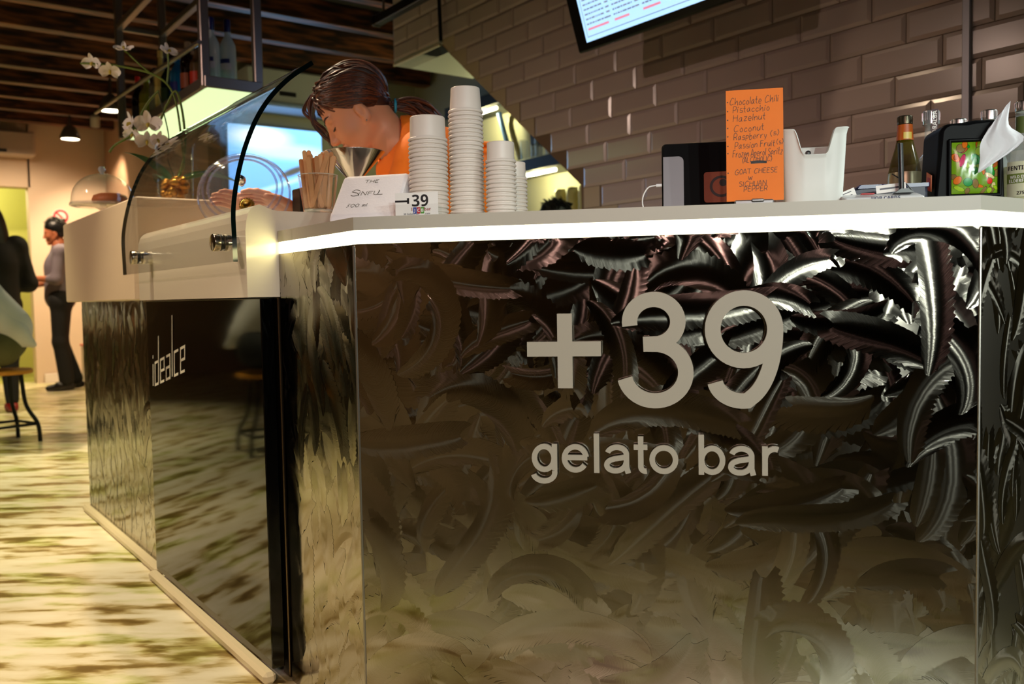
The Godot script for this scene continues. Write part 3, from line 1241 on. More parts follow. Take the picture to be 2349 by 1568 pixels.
func cup_stack(at: Vector3, n: int, pitch: float, d: Array, where: String, group: String) -> void:
	var R: float = d[0]
	var r: float = d[1]
	var h: float = d[2]
	var g := Geo.new()
	g.lathe([[R - 0.003, 0.002], [R - 0.0032, 0.0075], [R - 0.0036, 0.0082], [R - 0.0036, 0.0085], [r, h - 0.0012], [r - 0.0006, h], [r - 0.0022, h], [r - 0.0026, h - 0.0025], [0.0, h - 0.0025]], 36)
	var gr := Geo.new()
	var rp := []
	for i in 9:
		var a := PI * (-0.5 + i / 8.0)
		rp.push_back([R - 0.0032 + 0.0032 * cos(a), 0.0034 + 0.0032 * sin(a)])
	gr.lathe(rp, 36)
	var m := g.mesh()
	var mr := gr.mesh()
	for i in n:
		var lab := "white paper gelato cup, %s from the top %s" % [nth(n - i), where]
		if i == n - 1:
			lab = "topmost upside-down white paper gelato cup %s" % where
		var o := thing("paper_cup", lab, "paper cup", at + Vector3(rng.randf_range(-1, 1) * 0.0003, i * pitch, rng.randf_range(-1, 1) * 0.0003), rng.randf() * TAU, group)
		part(o, "body", m, M.paper_cup)
		part(o, "rim", mr, M.paper_cup)


func nth(i: int) -> String:
	var ones := ["", "first", "second", "third", "fourth", "fifth", "sixth", "seventh", "eighth", "ninth", "tenth", "eleventh", "twelfth", "thirteenth", "fourteenth", "fifteenth", "sixteenth", "seventeenth", "eighteenth", "nineteenth"]
	if i < 20:
		return ones[i]
	return "twentieth" if i == 20 else "twenty-" + ones[i - 20]


func foam_box() -> void:
	var a := Vector3(0.61, 0, 0.79).normalized()
	var fr := frame(Vector3(0.757, 1.0005, -1.617), a)
	var o := thing("foam_box", "white polystyrene box with a handwritten black price", "foam box")
	var g := Geo.new()
	# side profile: local x of the profile is depth to the back, extruded along the width
	var pr := PackedVector2Array()
	for c in [[0.002, 0.0], [0.0, 0.004], [0.006, 0.016], [0.009, 0.018], [0.068, 0.094], [0.073, 0.098], [0.079, 0.1], [0.108, 0.1], [0.113, 0.098], [0.115, 0.094], [0.115, 0.004], [0.112, 0.0]]:
		pr.push_back(Vector2(c[0], c[1]))
	var x := Transform3D(Basis(-fr.basis.z, Vector3.UP, fr.basis.x), fr.origin)
	loaf(pr, 0.142, 0.007, x, g)
	var m := mat(Color(0.95, 0.94, 0.95), 0.7)
	var nt := NoiseTexture2D.new()
	nt.width = 256
	nt.height = 256
	nt.seamless = true
	var fn := FastNoiseLite.new()
	fn.noise_type = FastNoiseLite.TYPE_CELLULAR
	fn.frequency = 0.06
	nt.noise = fn
	m.heightmap_enabled = true
	m.heightmap_scale = 0.05
	m.heightmap_texture = nt
	m.uv1_triplanar = true
	m.uv1_scale = Vector3.ONE * 14.0
	part(o, "body", g, m)
	g = Geo.new()
	# on the leaning face
	var up := (Vector3.UP * 0.076 - fr.basis.z * 0.059).normalized()
	var f2 := frame(fr * Vector3(0, 0.018, -0.0085), fr.basis.x, up)
	f2.origin += f2.basis.z * 0.0006
	pen("THE", 0.0082, 0.0011, f2 * at2(0.052, 0.081), g, 0.3, 1.15)
	pen("S", 0.0165, 0.0013, f2 * at2(0.028, 0.047), g, 0.3, 1.3)
	pen("i", 0.013, 0.0013, f2 * at2(0.046, 0.047), g, 0.3, 1.1)
	pen("NFU", 0.0105, 0.0012, f2 * at2(0.052, 0.047), g, 0.3, 1.15)
	pen("L", 0.0125, 0.0012, f2 * at2(0.088, 0.047), g, 0.3, 1.2)
	pen("500 ml", 0.0085, 0.0011, f2 * at2(0.029, 0.016), g, 0.3, 1.0)
	part(o, "handwriting", g, M.ink)


func at2(x: float, y: float, rot := 0.0) -> Transform3D:
	return Transform3D(Basis(Vector3(0, 0, 1), rot), Vector3(x, y, 0))


func name_card() -> void:
	var a := Vector3(0.685, 0, 0.729)
	var fr := frame(Vector3(0.822, 1.0005, -1.464), a)
	var o := thing("name_card", "small white printed card in a clear holder before the wide cup stack", "card")
	var g := Geo.new()
	g.box(fr * Vector3(0.042, 0.0235, 0), Vector3(0.083, 0.045, 0.0008), 0.0, fr.basis)
	part(o, "card", g, M.paper)
	var f := Transform3D(fr.basis, fr * Vector3(0, 0, 0.0006))
	g = Geo.new()
	g.stroke(V2([0.0, 0.0303, 0.026, 0.0303]), 0.0035, 0.0, f)
	g.stroke(V2([0.0255, 0.0255, 0.0255, 0.036]), 0.0042, 0.0, f)
	label_text("39", 0.0215, f * at2(0.049, 0.0303), g)
	part(o, "print", g, M.ink)
	g = Geo.new()
	label_text("bar", 0.006, f * at2(0.0625, 0.0145), g)
	label_text("l", 0.006, f * at2(0.0325, 0.0145), g)
	part(o, "print", g, mat(Color(0.55, 0.12, 0.12), 0.5))
	g = Geo.new()
	label_text("39 Gelato bar        .com", 0.0024, f * at2(0.042, 0.0062), g)
	part(o, "print", g, mat(Color(0.3, 0.3, 0.32), 0.5))
	var f2 := Transform3D(fr.basis, fr * Vector3(0, 0, 0.0008))
	var k := 0
	for c in [Color(0.12, 0.25, 0.6), Color(0.75, 0.15, 0.2), Color(0.3, 0.6, 0.2)]:
		g = Geo.new()
		g.box(f2 * Vector3(0.0385 + 0.0072 * k, 0.0125, 0), Vector3(0.0066, 0.0118, 0.0003), 0.0001, f2.basis)
		var lg := part(o, "badge", g, mat(c, 0.4))
		g = Geo.new()
		label_text(["J", "C", "B"][k], 0.006, Transform3D(fr.basis, f2 * Vector3(0.0385 + 0.0072 * k, 0.0125, 0.0003)), g)
		part(lg, "print", g, M.paper)
		k += 1
	g = Geo.new()
	g.box(fr * Vector3(0.045, 0.0005, 0.004), Vector3(0.092, 0.001, 0.02), 0.0, fr.basis)
	g.quad(fr * Vector3(-0.001, 0, 0.004), fr * Vector3(0.091, 0, 0.004), fr * Vector3(0.091, 0.024, 0.003), fr * Vector3(-0.001, 0.024, 0.003))
	part(o, "holder", g, M.pane, "clear plastic holder")


func tablet() -> void:
	var fr := frame(Vector3(1.262, 1.0, -1.199), Vector3(0.686, 0, 0.728))
	var o := thing("tablet", "black tablet in a case with silver side panel behind the orange menu", "tablet")
	var tilt := fr * Transform3D(Basis(Vector3.RIGHT, -0.12), Vector3.ZERO)
	var g := Geo.new()
	loaf(rounded(0.19, 0.14, 0.008), 0.013, 0.004, tilt * Transform3D(Basis.IDENTITY, Vector3(0.095, 0.0015, -0.013)), g)
	part(o, "case", g, mat(Color(0.015, 0.016, 0.02), 0.6, 0.0, 0.2))
	g = Geo.new()
	var pl := V2([0.003, 0.004, 0.042, 0.004, 0.042, 0.105])
	pl.append_array(arc(0.032, 0.105, 0.010, 0.010, 0, 90, 6))
	pl.append_array(V2([0.003, 0.115]))
	g.prism(pl, 0.001, tilt * Transform3D(Basis.IDENTITY, Vector3(0, 0, 0.0002)))
	part(o, "side_panel", g, mat(Color(0.50, 0.50, 0.52), 0.5, 0.3), "silver side panel")
	g = Geo.new()
	loaf(rounded(0.062, 0.06, 0.006), 0.0012, 0.0004, tilt * Transform3D(Basis.IDENTITY, Vector3(0.111, 0.022, 0.0)), g)
	var st := part(o, "sticker", g, mat(Color(0.50, 0.24, 0.12), 0.5, 0.2), "copper coloured square sticker")
	g = Geo.new()
	var f := tilt * Transform3D(Basis.IDENTITY, Vector3(0, 0, 0.0015))
	g.prism(arc(0.116, 0.06, 0.0072, 0.0072, 0, 360, 20), 0.0, f, false)
	var cr := PackedVector2Array()
	for i in 31:
		var q := deg_to_rad(20 + i * 10.5)
		cr.push_back(Vector2(0.113, 0.053) + Vector2(cos(q) * 0.0195, sin(q) * 0.0185))
	g.stroke(cr, 0.005, 0.0, f)
	part(st, "print", g, M.ink)
	# cable
	var c := thing("charging_cable", "thin white charging cable curving out of the black tablet", "cable")
	g = Geo.new()
	var b := tilt * Vector3(-0.001, 0.061, -0.006)
	g.tube(smooth3([b, b + fr.basis.x * -0.012, b + fr.basis.x * -0.026 + Vector3(0, -0.004, 0), b + fr.basis.x * -0.036 + Vector3(0, -0.022, 0), b + fr.basis.x * -0.035 + Vector3(0, -0.042, 0), b + fr.basis.x * -0.022 + Vector3(0, -0.0605, 0)], 5), 0.0013, 8)
	part(c, "cord", g, mat(Color(0.9, 0.9, 0.9), 0.4))
	g = Geo.new()
	g.tube([b + fr.basis.x * 0.001, b + fr.basis.x * -0.010], 0.003, 8)
	part(c, "plug", g, mat(Color(0.92, 0.92, 0.92), 0.3))


func menu_stand() -> void:
	var fr := frame(Vector3(1.238, 1.0005, -1.021), Vector3(0.681, 0, 0.732))
	var o := thing("menu_stand", "orange handwritten flavour list upright in a clear stand with grey clip", "menu stand")
	var f := fr * Transform3D(Basis(Vector3.RIGHT, -0.05), Vector3(0, 0.008, 0))
	var g := Geo.new()
	g.box(f * Vector3(0.0485, 0.0975, 0), Vector3(0.097, 0.195, 0.0006), 0.0, f.basis)
	var or_ := mat(Color(0.98, 0.50, 0.03), 0.6)
	or_.backlight_enabled = true
	or_.backlight = Color(0.25, 0.12, 0.02)
	part(o, "paper", g, or_, "orange paper")
	var k := 0.000308
	var w := Geo.new()
	for t in [["Chocolate Chili", 672, 215, 40, 275], ["Pistacchio", 690, 260, 36, 208], ["Hazelnut", 690, 310, 38, 186], ["Coconut", 692, 370, 38, 175], ["Raspberry", 694, 414, 36, 188], ["(s)", 896, 398, 32, 52], ["Passion Fruit", 700, 464, 36, 225], ["(s)", 930, 448, 30, 40], ["Frozen Aperol Spritz", 688, 514, 40, 278], ["(ALCOHOLIC)", 742, 546, 30, 165], ["GOAT CHEESE", 700, 612, 28, 238], ["W", 775, 644, 20, 26], ["SICHUAN", 722, 681, 28, 155], ["PEPPER", 748, 711, 28, 134]]:
		var tmp := Geo.new()
		var sz: float = t[3] * k
		var wd := pen(t[0], sz, 0.0006, Transform3D.IDENTITY, tmp, 0.0)
		pen(t[0], sz, 0.00085, f * at2((t[1] - 655) * k, (770 - t[2]) * k - 0.002, 0.03) * Transform3D(Basis.IDENTITY, Vector3(0, 0, 0.0006)), w, 0.3, t[4] * k / wd)
	for y in [204, 256, 306, 352, 400, 455, 496, 608]:
		w.prism(arc((664 - 655) * k, (770 - y) * k, 0.0012, 0.0012, 0, 360, 8), 0.0, f * Transform3D(Basis.IDENTITY, Vector3(0, 0, 0.0006)), false)
	for i in 3:
		w.stroke(V2([(790 - 655) * k, (770 - 548 - i * 4) * k, (835 - 655) * k, (770 - 545 - i * 5) * k, (878 - 655) * k, (770 - 550 - i * 3) * k]), 0.0022, 0.0, f * Transform3D(Basis.IDENTITY, Vector3(0, 0, 0.0007)))
	part(o, "handwriting", w, M.ink)
	g = Geo.new()
	for z in [-0.0018, 0.0022]:
		g.quad(f * Vector3(-0.0015, -0.004, z), f * Vector3(0.0985, -0.004, z), f * Vector3(0.0985, 0.197, z), f * Vector3(-0.0015, 0.197, z))
	part(o, "clear_cover", g, glass(Color(0.3, 0.3, 0.3), 0.01))
	g = Geo.new()
	g.box(fr * Vector3(0.046, 0.0045, 0.004), Vector3(0.066, 0.009, 0.014), 0.002, fr.basis)
	g.box(fr * Vector3(0.052, 0.0075, 0.009), Vector3(0.022, 0.006, 0.01), 0.002, fr.basis)
	part(o, "clip_base", g, mat(Color(0.5, 0.5, 0.5), 0.3, 0.6))


func scoop_holder() -> void:
	var fr := frame(Vector3(1.405, 1.0005, -0.962), Vector3(0.683, 0, 0.73))
	var o := thing("utensil_holder", "white plastic utensil holder with a deep round notch in its rim", "holder")
	var raw := rounded(2.0, 2.0, 0.55, 8)
	raw.push_back(raw[0])
	var base := PackedVector2Array()
	for i in raw.size() - 1:
		var m := maxi(1, int(raw[i].distance_to(raw[i + 1]) / 0.05))
		for k in m:
			base.push_back(raw[i].lerp(raw[i + 1], float(k) / m))
	var rows := []
	for i in 10:
		rows.push_back([])
	for p in base:
		var q := p - Vector2(0, 1)
		var fx := q.x * 0.5 + 0.5
		var front := q.y < 0.0   # y towards the back of the holder
		var x := q.x
		var top := 0.134 + 0.006 * clampf(absf(x) - 0.6, 0, 1)
		var a := absf(x + 0.02)
		if front:
			var s := clampf((0.62 - a) / 0.30, 0.0, 1.0)
			s = s * s * (3.0 - 2.0 * s)
			top -= 0.045 * s * (1.0 - 0.12 * a * a)
		else:
			var s := clampf((0.8 - a) / 0.2, 0.0, 1.0)
			top -= 0.022 * s
		var sx := 0.0
		var out_row := [[0.0, 0.0475, 0.026], [0.001, 0.049, 0.028], [0.45, 0.0525, 0.031], [0.93, 0.056, 0.034], [1.0, 0.0585, 0.0365], [1.012, 0.0600, 0.038], [1.02, 0.0585, 0.0365], [1.0, 0.0545, 0.0325], [0.45, 0.0508, 0.0293], [0.02, 0.047, 0.026]]
		for i in 10:
			var t: Array = out_row[i]
			rows[i].push_back(fr * Vector3(q.x * t[1], t[0] * top, -q.y * t[2]))
	var g := Geo.new()
	g.grid(rows, true)
	var c := fr * Vector3(0, 0.002, 0)
	for j in base.size():
		g.tri(c, rows[9][j], rows[9][(j + 1) % base.size()])
	part(o, "cup", g, mat(Color(0.86, 0.87, 0.85), 0.35))
	g = Geo.new()
	g.lathe([[0.0, 0.0], [0.0048, 0.0], [0.0048, 0.001], [0.0, 0.001]], 16, fr * Transform3D(Basis(Vector3.RIGHT, PI / 2), Vector3(-0.003, 0.103, -0.0305)))
	part(o, "hole", g, M.black)
	g = Geo.new()
	g.box(fr * Vector3(-0.044, 0.085, -0.012), Vector3(0.006, 0.11, 0.002), 0.0008, fr.basis.rotated(fr.basis.z, 0.06))
	tag(part(self, "wooden_stick", g, M.wood_light), "thin wooden stick poking out of the notched white holder", "stick")


func reader() -> void:
	var fr := frame(Vector3(1.392, 1.0005, -0.887), Vector3(0.68, 0, 0.733))
	var o := thing("card_stand", "low white plastic stand with printed lettering holding a black pen post", "card stand")
	var g := Geo.new()
	loaf(V2([0.0, 0.0, 0.03, 0.0, 0.056, 0.0, 0.056, 0.016, 0.05, 0.019, 0.004, 0.009, 0.0, 0.006]), 0.13, 0.004, Transform3D(Basis(-fr.basis.z, Vector3.UP, fr.basis.x), fr.origin), g)
	part(o, "base", g, mat(Color(0.9, 0.9, 0.9), 0.35))
	g = Geo.new()
	var tf := frame(fr * Vector3(0.066, 0.0062, 0.0), fr.basis.x, (Vector3.UP + fr.basis.z * -0.25).normalized())
	tf.origin += tf.basis.z * 0.0015
	label_text("UOB CARDS", 0.0062, tf, g)
	part(o, "print", g, mat(Color(0.08, 0.1, 0.3), 0.5))
	g = Geo.new()
	g.box(fr * Vector3(0.04, 0.0165, -0.02), Vector3(0.022, 0.002, 0.012), 0.0005, fr.basis)
	part(o, "badge", g, mat(Color(0.75, 0.08, 0.08), 0.4), "small red label")
	g = Geo.new()
	g.prism(V2([-0.016, 0.0, 0.016, 0.0, 0.006, 0.007, -0.006, 0.007]), 0.02, fr * Transform3D(Basis.IDENTITY, Vector3(0.102, 0.017, -0.04)))
	part(o, "post_foot", g, M.black)
	g = Geo.new()
	g.tube([fr * Vector3(0.099, 0.018, -0.03), fr * Vector3(0.0985, 0.05, -0.031), fr * Vector3(0.0975, 0.104, -0.034)], [0.0042, 0.0046, 0.0046], 12)
	part(o, "pen_post", g, M.black)
	# payment terminal behind it
	var f2 := frame(Vector3(1.535, 1.0, -0.925), Vector3(0.683, 0, 0.73))
	o = thing("payment_terminal", "grey blue payment terminal with blue rim behind the low white stand", "payment terminal")
	g = Geo.new()
	loaf(V2([-0.10, 0.0, 0.09, 0.0, 0.09, 0.036, -0.03, 0.036, -0.07, 0.027]), 0.09, 0.006, f2 * Transform3D(Basis.IDENTITY, Vector3(0, 0, -0.05)), g)
	part(o, "body", g, mat(Color(0.16, 0.18, 0.25), 0.45))
	g = Geo.new()
	loaf(V2([-0.034, 0.034, 0.092, 0.034, 0.092, 0.041, -0.028, 0.041]), 0.094, 0.002, f2 * Transform3D(Basis.IDENTITY, Vector3(0, 0, -0.052)), g)
	part(o, "rim", g, mat(Color(0.04, 0.06, 0.35), 0.3), "dark blue rim")
	g = Geo.new()
	g.tube(smooth3([f2 * Vector3(0.03, 0.06, 0.03), f2 * Vector3(0.045, 0.045, 0.045), f2 * Vector3(0.062, 0.025, 0.046), f2 * Vector3(0.075, 0.0, 0.044)], 5), 0.0011, 6)
	part(o, "cord", g, M.black)
	o = thing("info_card", "small white printed card leaning beside the low white stand", "card")
	g = Geo.new()
	var f3 := frame(fr * Vector3(-0.012, 0.002, -0.05), fr.basis.x.rotated(Vector3.UP, 0.25), Vector3(0, 1, 0)) * Transform3D(Basis(Vector3.BACK, 0.38), Vector3.ZERO)
	g.box(f3 * Vector3(0.022, 0.007, 0), Vector3(0.05, 0.016, 0.0008), 0.0, f3.basis)
	part(o, "card", g, M.paper)
	g = Geo.new()
	for i in 2:
		g.stroke(V2([0.002, 0.0045 + i * 0.006, 0.04, 0.0045 + i * 0.006]), 0.0015, 0.0, Transform3D(f3.basis, f3 * Vector3(0, 0, 0.0007)))
	part(o, "print", g, mat(Color(0.3, 0.3, 0.34), 0.5))
	o = thing("info_card", "pale printed card lying against the terminal behind the black post", "card")
	g = Geo.new()
	f3 = frame(fr * Vector3(0.06, 0.0185, -0.042), fr.basis.x) * Transform3D(Basis(Vector3.BACK, 0.1), Vector3.ZERO)
	g.box(f3 * Vector3(0.025, 0.007, 0), Vector3(0.05, 0.014, 0.0008), 0.0, f3.basis)
	part(o, "card", g, M.paper)
	g = Geo.new()
	g.stroke(V2([0.006, 0.007, 0.044, 0.007]), 0.003, 0.0, Transform3D(f3.basis, f3 * Vector3(0, 0, 0.0007)))
	part(o, "print", g, mat(Color(0.3, 0.3, 0.34), 0.5))


func dispenser() -> void:
	var fr := frame(Vector3(1.641, 1.0005, -0.793), Vector3(0.70, 0, 0.714))
	var o := thing("napkin_dispenser", "black napkin dispenser with rounded top and a colourful printed window", "dispenser")
	var g := Geo.new()
	var w := 0.06
	var pr := V2([-w, 0.0, w, 0.0, w - 0.002, 0.09, w - 0.004, 0.136])
	pr.append_array(arc(w - 0.018, 0.139, 0.014, 0.014, 10, 90, 5))
	pr.append_array(V2([0.01, 0.154, -0.01, 0.151]))
	pr.append_array(arc(-w + 0.024, 0.130, 0.018, 0.019, 95, 175, 5))
	pr.append_array(V2([-w + 0.004, 0.09]))
	loaf(pr, 0.1, 0.008, fr * Transform3D(Basis.IDENTITY, Vector3(0, 0, -0.1)), g)
	part(o, "housing", g, mat(Color(0.012, 0.014, 0.022), 0.5, 0.0, 0.25))
	# bag seen in the window: generic coloured shapes on green
	var im := Image.create(256, 256, false, Image.FORMAT_RGB8)
	im.fill(Color(0.45, 0.62, 0.10))
	var r := RandomNumberGenerator.new()
	r.seed = 4
	var blobs := []
	var cols := [Color(0.10, 0.55, 0.16), Color(0.62, 0.78, 0.12), Color(0.86, 0.44, 0.12), Color(0.55, 0.45, 0.25), Color(0.85, 0.80, 0.55), Color(0.15, 0.6, 0.3), Color(0.70, 0.35, 0.15), Color(0.5, 0.42, 0.22)]
	for i in 46:
		blobs.push_back([r.randf() * 256, r.randf() * 256, r.randf_range(10, 34), r.randf_range(8, 24), r.randf() * TAU, cols[r.randi() % cols.size()]])
	blobs.push_back([58, 92, 14, 34, 0.35, Color(0.80, 0.06, 0.36)])
	blobs.push_back([206, 196, 16, 17, 0.0, Color(0.88, 0.16, 0.08)])
	for y in 256:
		for x in 256:
			var c := Color(0.45, 0.62, 0.10)
			var top := 1e9
			for b in blobs:
				var dx: float = x - b[0]
				var dy: float = y - b[1]
				var e := Vector2((dx * cos(b[4]) + dy * sin(b[4])) / b[2], (-dx * sin(b[4]) + dy * cos(b[4])) / b[3]).length()
				if e < 1.0:
					c = b[5] if e < 0.9 else b[5].darkened(0.55)
			im.set_pixel(x, y, c)
	var bm := mat(Color.WHITE, 0.2)
	bm.albedo_texture = ImageTexture.create_from_image(im)
	g = Geo.new()
	var rows := []
	for i in 13:
		var row := []
		for j in 13:
			var u := j / 12.0 * 2 - 1
			var v := i / 12.0 * 2 - 1
			var b := (1.0 - u * u) * (1.0 - v * v)
			row.push_back(fr * Vector3(0.006 + u * 0.0405, 0.067 - v * 0.047, 0.001 + 0.007 * pow(b, 0.4) + 0.0012 * sin(9 * u + 4 * v) * b))
		rows.push_back(row)
	g.grid(rows, false, true)
	part(o, "window", g, bm, "window with bright green and orange print")
	g = Geo.new()
	for q in [[Vector3(0.006, 0.117, 0.003), Vector3(0.088, 0.006, 0.008)], [Vector3(0.006, 0.017, 0.003), Vector3(0.088, 0.006, 0.008)], [Vector3(-0.037, 0.067, 0.003), Vector3(0.006, 0.106, 0.008)], [Vector3(0.049, 0.067, 0.003), Vector3(0.006, 0.106, 0.008)]]:
		g.box(fr * q[0], q[1], 0.002, fr.basis)
	part(o, "window_frame", g, mat(Color(0.012, 0.014, 0.022), 0.5, 0.0, 0.25))
	g = Geo.new()
	var sf := frame(fr * Vector3(-0.0605, 0.028, -0.05), fr.basis.z)
	g.prism(V2([0.0, 0.008, 0.03, 0.0, 0.032, 0.03, 0.002, 0.04]), 0.001, sf)
	part(o, "sticker", g, mat(Color(0.85, 0.42, 0.05), 0.4), "small orange sticker")
	g = Geo.new()
	g.prism(V2([0.008, 0.006, 0.022, 0.002, 0.024, 0.026, 0.010, 0.03]), 0.0016, sf)
	part(o, "sticker", g, mat(Color(0.7, 0.08, 0.06), 0.4))
	# tissue hanging out
	g = Geo.new()
	rows = []
	var L := [Vector3(0.050, 0.106, 0.014), Vector3(0.030, 0.078, 0.018), Vector3(0.030, 0.050, 0.020), Vector3(0.024, 0.022, 0.018)]
	var R := [Vector3(0.103, 0.158, 0.004), Vector3(0.096, 0.112, 0.016), Vector3(0.124, 0.078, 0.024), Vector3(0.026, 0.020, 0.019)]
	var Mi := [Vector3(0.079, 0.139, 0.022), Vector3(0.064, 0.094, 0.034), Vector3(0.080, 0.060, 0.030), Vector3(0.025, 0.021, 0.022)]
	L = smooth3(L, 5)
	R = smooth3(R, 5)
	Mi = smooth3(Mi, 5)
	for i in L.size():
		var row := []
		for j in 11:
			var t := j / 10.0
			var p: Vector3 = (L[i] as Vector3).lerp(Mi[i], t).lerp((Mi[i] as Vector3).lerp(R[i], t), t)
			p = Vector3(p.x * 0.74 - 0.012, p.y * 0.93 + 0.036, p.z)
			row.push_back(fr * (p + Vector3(0, 0, 0.003 * sin(t * 14.0 + i * 0.5))))
		rows.push_back(row)
	g.grid(rows, false, true)
	var tm := mat(Color(0.94, 0.94, 0.96), 0.8)
	tm.backlight_enabled = true
	tm.backlight = Color(0.6, 0.6, 0.62)
	tag(part(self, "paper_napkin", g, tm), "crumpled white paper napkin hanging out of the black dispenser", "napkin")


func bottle(called: String, label: String, at: Vector3, prof: Array, body: Material, cap: Material, cap_y: float, cap_r: float, cap_h: float) -> Node3D:
	var o := thing(called, label, "bottle", at)
	var g := Geo.new()
	g.lathe(prof, 32)
	part(o, "body", g, body)
	g = Geo.new()
	g.lathe([[0.0, cap_y], [cap_r, cap_y], [cap_r * 1.03, cap_y + 0.002], [cap_r * 1.03, cap_y + cap_h - 0.002], [cap_r * 0.9, cap_y + cap_h], [0.0, cap_y + cap_h]], 24)
	for i in 24:
		var a := TAU * i / 24.0
		g.box(Vector3(cos(a) * cap_r * 1.03, cap_y + cap_h * 0.6, sin(a) * cap_r * 1.03), Vector3(0.0012, cap_h * 0.55, 0.0012), 0.0, Basis(Vector3.UP, -a))
	part(o, "cap", g, cap)
	return o


# print wrapped round a bottle: r radius, face angle, band heights
func label_band(r: float, a0: float, a1: float, y0: float, y1: float) -> Geo:
	var g := Geo.new()
	var r0 := []
	var r1 := []
	for i in 17:
		var a := deg_to_rad(lerpf(a0, a1, i / 16.0))
		r0.push_back(Vector3(cos(a) * r, y0, -sin(a) * r))
		r1.push_back(Vector3(cos(a) * r, y1, -sin(a) * r))
	g.grid([r0, r1])
	return g


func bottles() -> void:
	# the cone-necked olive bottle
	var olive := mat(Color(0.30, 0.27, 0.03, 0.62), 0.08)
	olive.transparency = BaseMaterial3D.TRANSPARENCY_ALPHA
	var o := bottle("olive_bottle", "olive green glass bottle with conical neck and orange neck label", Vector3(1.817, 1.0, -1.017), [[0.0, 0.0], [0.033, 0.001], [0.035, 0.006], [0.035, 0.085], [0.0335, 0.098], [0.028, 0.123], [0.0195, 0.152], [0.0165, 0.166], [0.0148, 0.19], [0.0145, 0.200], [0.0, 0.2]], olive, mat(Color(0.30, 0.28, 0.22), 0.3, 0.8), 0.199, 0.0148, 0.019)
	var g := Geo.new()
	g.lathe([[0.0172, 0.166], [0.0156, 0.19], [0.0152, 0.199]], 32)
	part(o, "neck_label", g, mat(Color(0.72, 0.34, 0.08), 0.4), "orange and yellow neck label")
	part(o, "neck_label", label_band(0.0171, 200, 260, 0.168, 0.182), mat(Color(0.85, 0.75, 0.35), 0.4))
	g = Geo.new()
	g.lathe([[0.0354, 0.02], [0.0354, 0.084], [0.034, 0.097]], 32)
	part(o, "label", g, mat(Color(0.65, 0.62, 0.5), 0.3, 0.4), "silver label")
	# clear bottle with the black seal
	o = bottle("clear_bottle", "clear glass bottle with glassy stopper and a black paper seal", Vector3(1.853, 1.0, -0.979), [[0.0, 0.0], [0.03, 0.001], [0.031, 0.006], [0.031, 0.108], [0.029, 0.120], [0.018, 0.134], [0.0125, 0.142], [0.0122, 0.2], [0.0, 0.2]], M.bottle_clear, mat(Color(0.78, 0.79, 0.8), 0.15, 0.7), 0.196, 0.0165, 0.03)
	var n := Vector3(-0.86, 0, 0.51)
	var fs := frame(n * 0.0172 + Vector3(0.003, 0, 0.002), Vector3(0.51, 0, 0.86))
	g = Geo.new()
	g.box(fs * Vector3(0.003, 0.198, 0.0005), Vector3(0.0125, 0.058, 0.0012), 0.0, fs.basis)
	var se := part(o, "seal", g, M.black, "black seal strip with white lettering")
	g = Geo.new()
	label_text("FORALBA", 0.0088, fs * Transform3D(Basis(Vector3.BACK, PI / 2), Vector3(0.003, 0.196, 0.0016)), g)
	part(se, "print", g, M.paper)
	g = Geo.new()
	g.lathe([[0.0, 0.003], [0.0295, 0.004], [0.0295, 0.108], [0.027, 0.12], [0.0, 0.121]], 32)
	part(o, "liquid", g, mat(Color(0.80, 0.75, 0.70, 0.7), 0.3))
	(o.get_child(o.get_child_count() - 1).material_override as StandardMaterial3D).transparency = BaseMaterial3D.TRANSPARENCY_ALPHA
	# three bottles of elderflower drink, two of them behind the dispenser
	var prof := [[0.0, 0.0], [0.033, 0.001], [0.035, 0.006], [0.035, 0.075], [0.034, 0.085], [0.029, 0.097], [0.019, 0.106], [0.0145, 0.114], [0.0138, 0.158], [0.0, 0.158]]
	for b in [[Vector3(1.737, 1.0, -0.743), "clear bottle of pale elderflower drink with green and cream labels, beside the dispenser", 1.1], [Vector3(1.822, 1.0, -0.905), "silver-capped clear bottle behind the napkin dispenser, nearer the black seal bottle", 1.12], [Vector3(1.872, 1.0, -0.868), "silver-capped clear bottle behind the napkin dispenser, nearer its napkin", 1.22]]:
		o = bottle("drink_bottle", b[1], b[0], prof, M.bottle_clear, M.cap_metal, 0.154, 0.0148, 0.018)
		o.scale = Vector3(1, b[2], 1)
		g = Geo.new()
		g.lathe([[0.0, 0.003], [0.0335, 0.004], [0.0335, 0.064], [0.0, 0.064]], 32)
		var lq := mat(Color(0.80, 0.78, 0.45, 0.5), 0.1)
		lq.transparency = BaseMaterial3D.TRANSPARENCY_ALPHA
		part(o, "liquid", g, lq)
		var face := 204.0
		part(o, "label", label_band(0.0353, face - 48, face + 48, 0.012, 0.07), mat(Color(0.80, 0.80, 0.68), 0.5), "cream label")
		part(o, "label", label_band(0.0356, face - 48, face + 48, 0.034, 0.05), mat(Color(0.42, 0.48, 0.2), 0.5), "green band")
		part(o, "neck_label", label_band(0.0149, face - 60, face + 60, 0.118, 0.146), mat(Color(0.33, 0.38, 0.17), 0.5), "green neck label")
		g = Geo.new()
		var a := deg_to_rad(face)
		var nf := Vector3(cos(a), 0, -sin(a))
		for t in [["FENTIMANS", 0.0068, 0.059], ["275ml", 0.0055, 0.018]]:
			curved_text(t[0], t[1], 0.0358, face, t[2], g)
		part(o, "print", g, M.ink)
		g = Geo.new()
		for t in [["WILD ENGLISH", 0.0046, 0.0445], ["ELDERFLOWER", 0.0052, 0.038]]:
			curved_text(t[0], t[1], 0.0359, face, t[2], g)
		part(o, "print", g, M.paper)


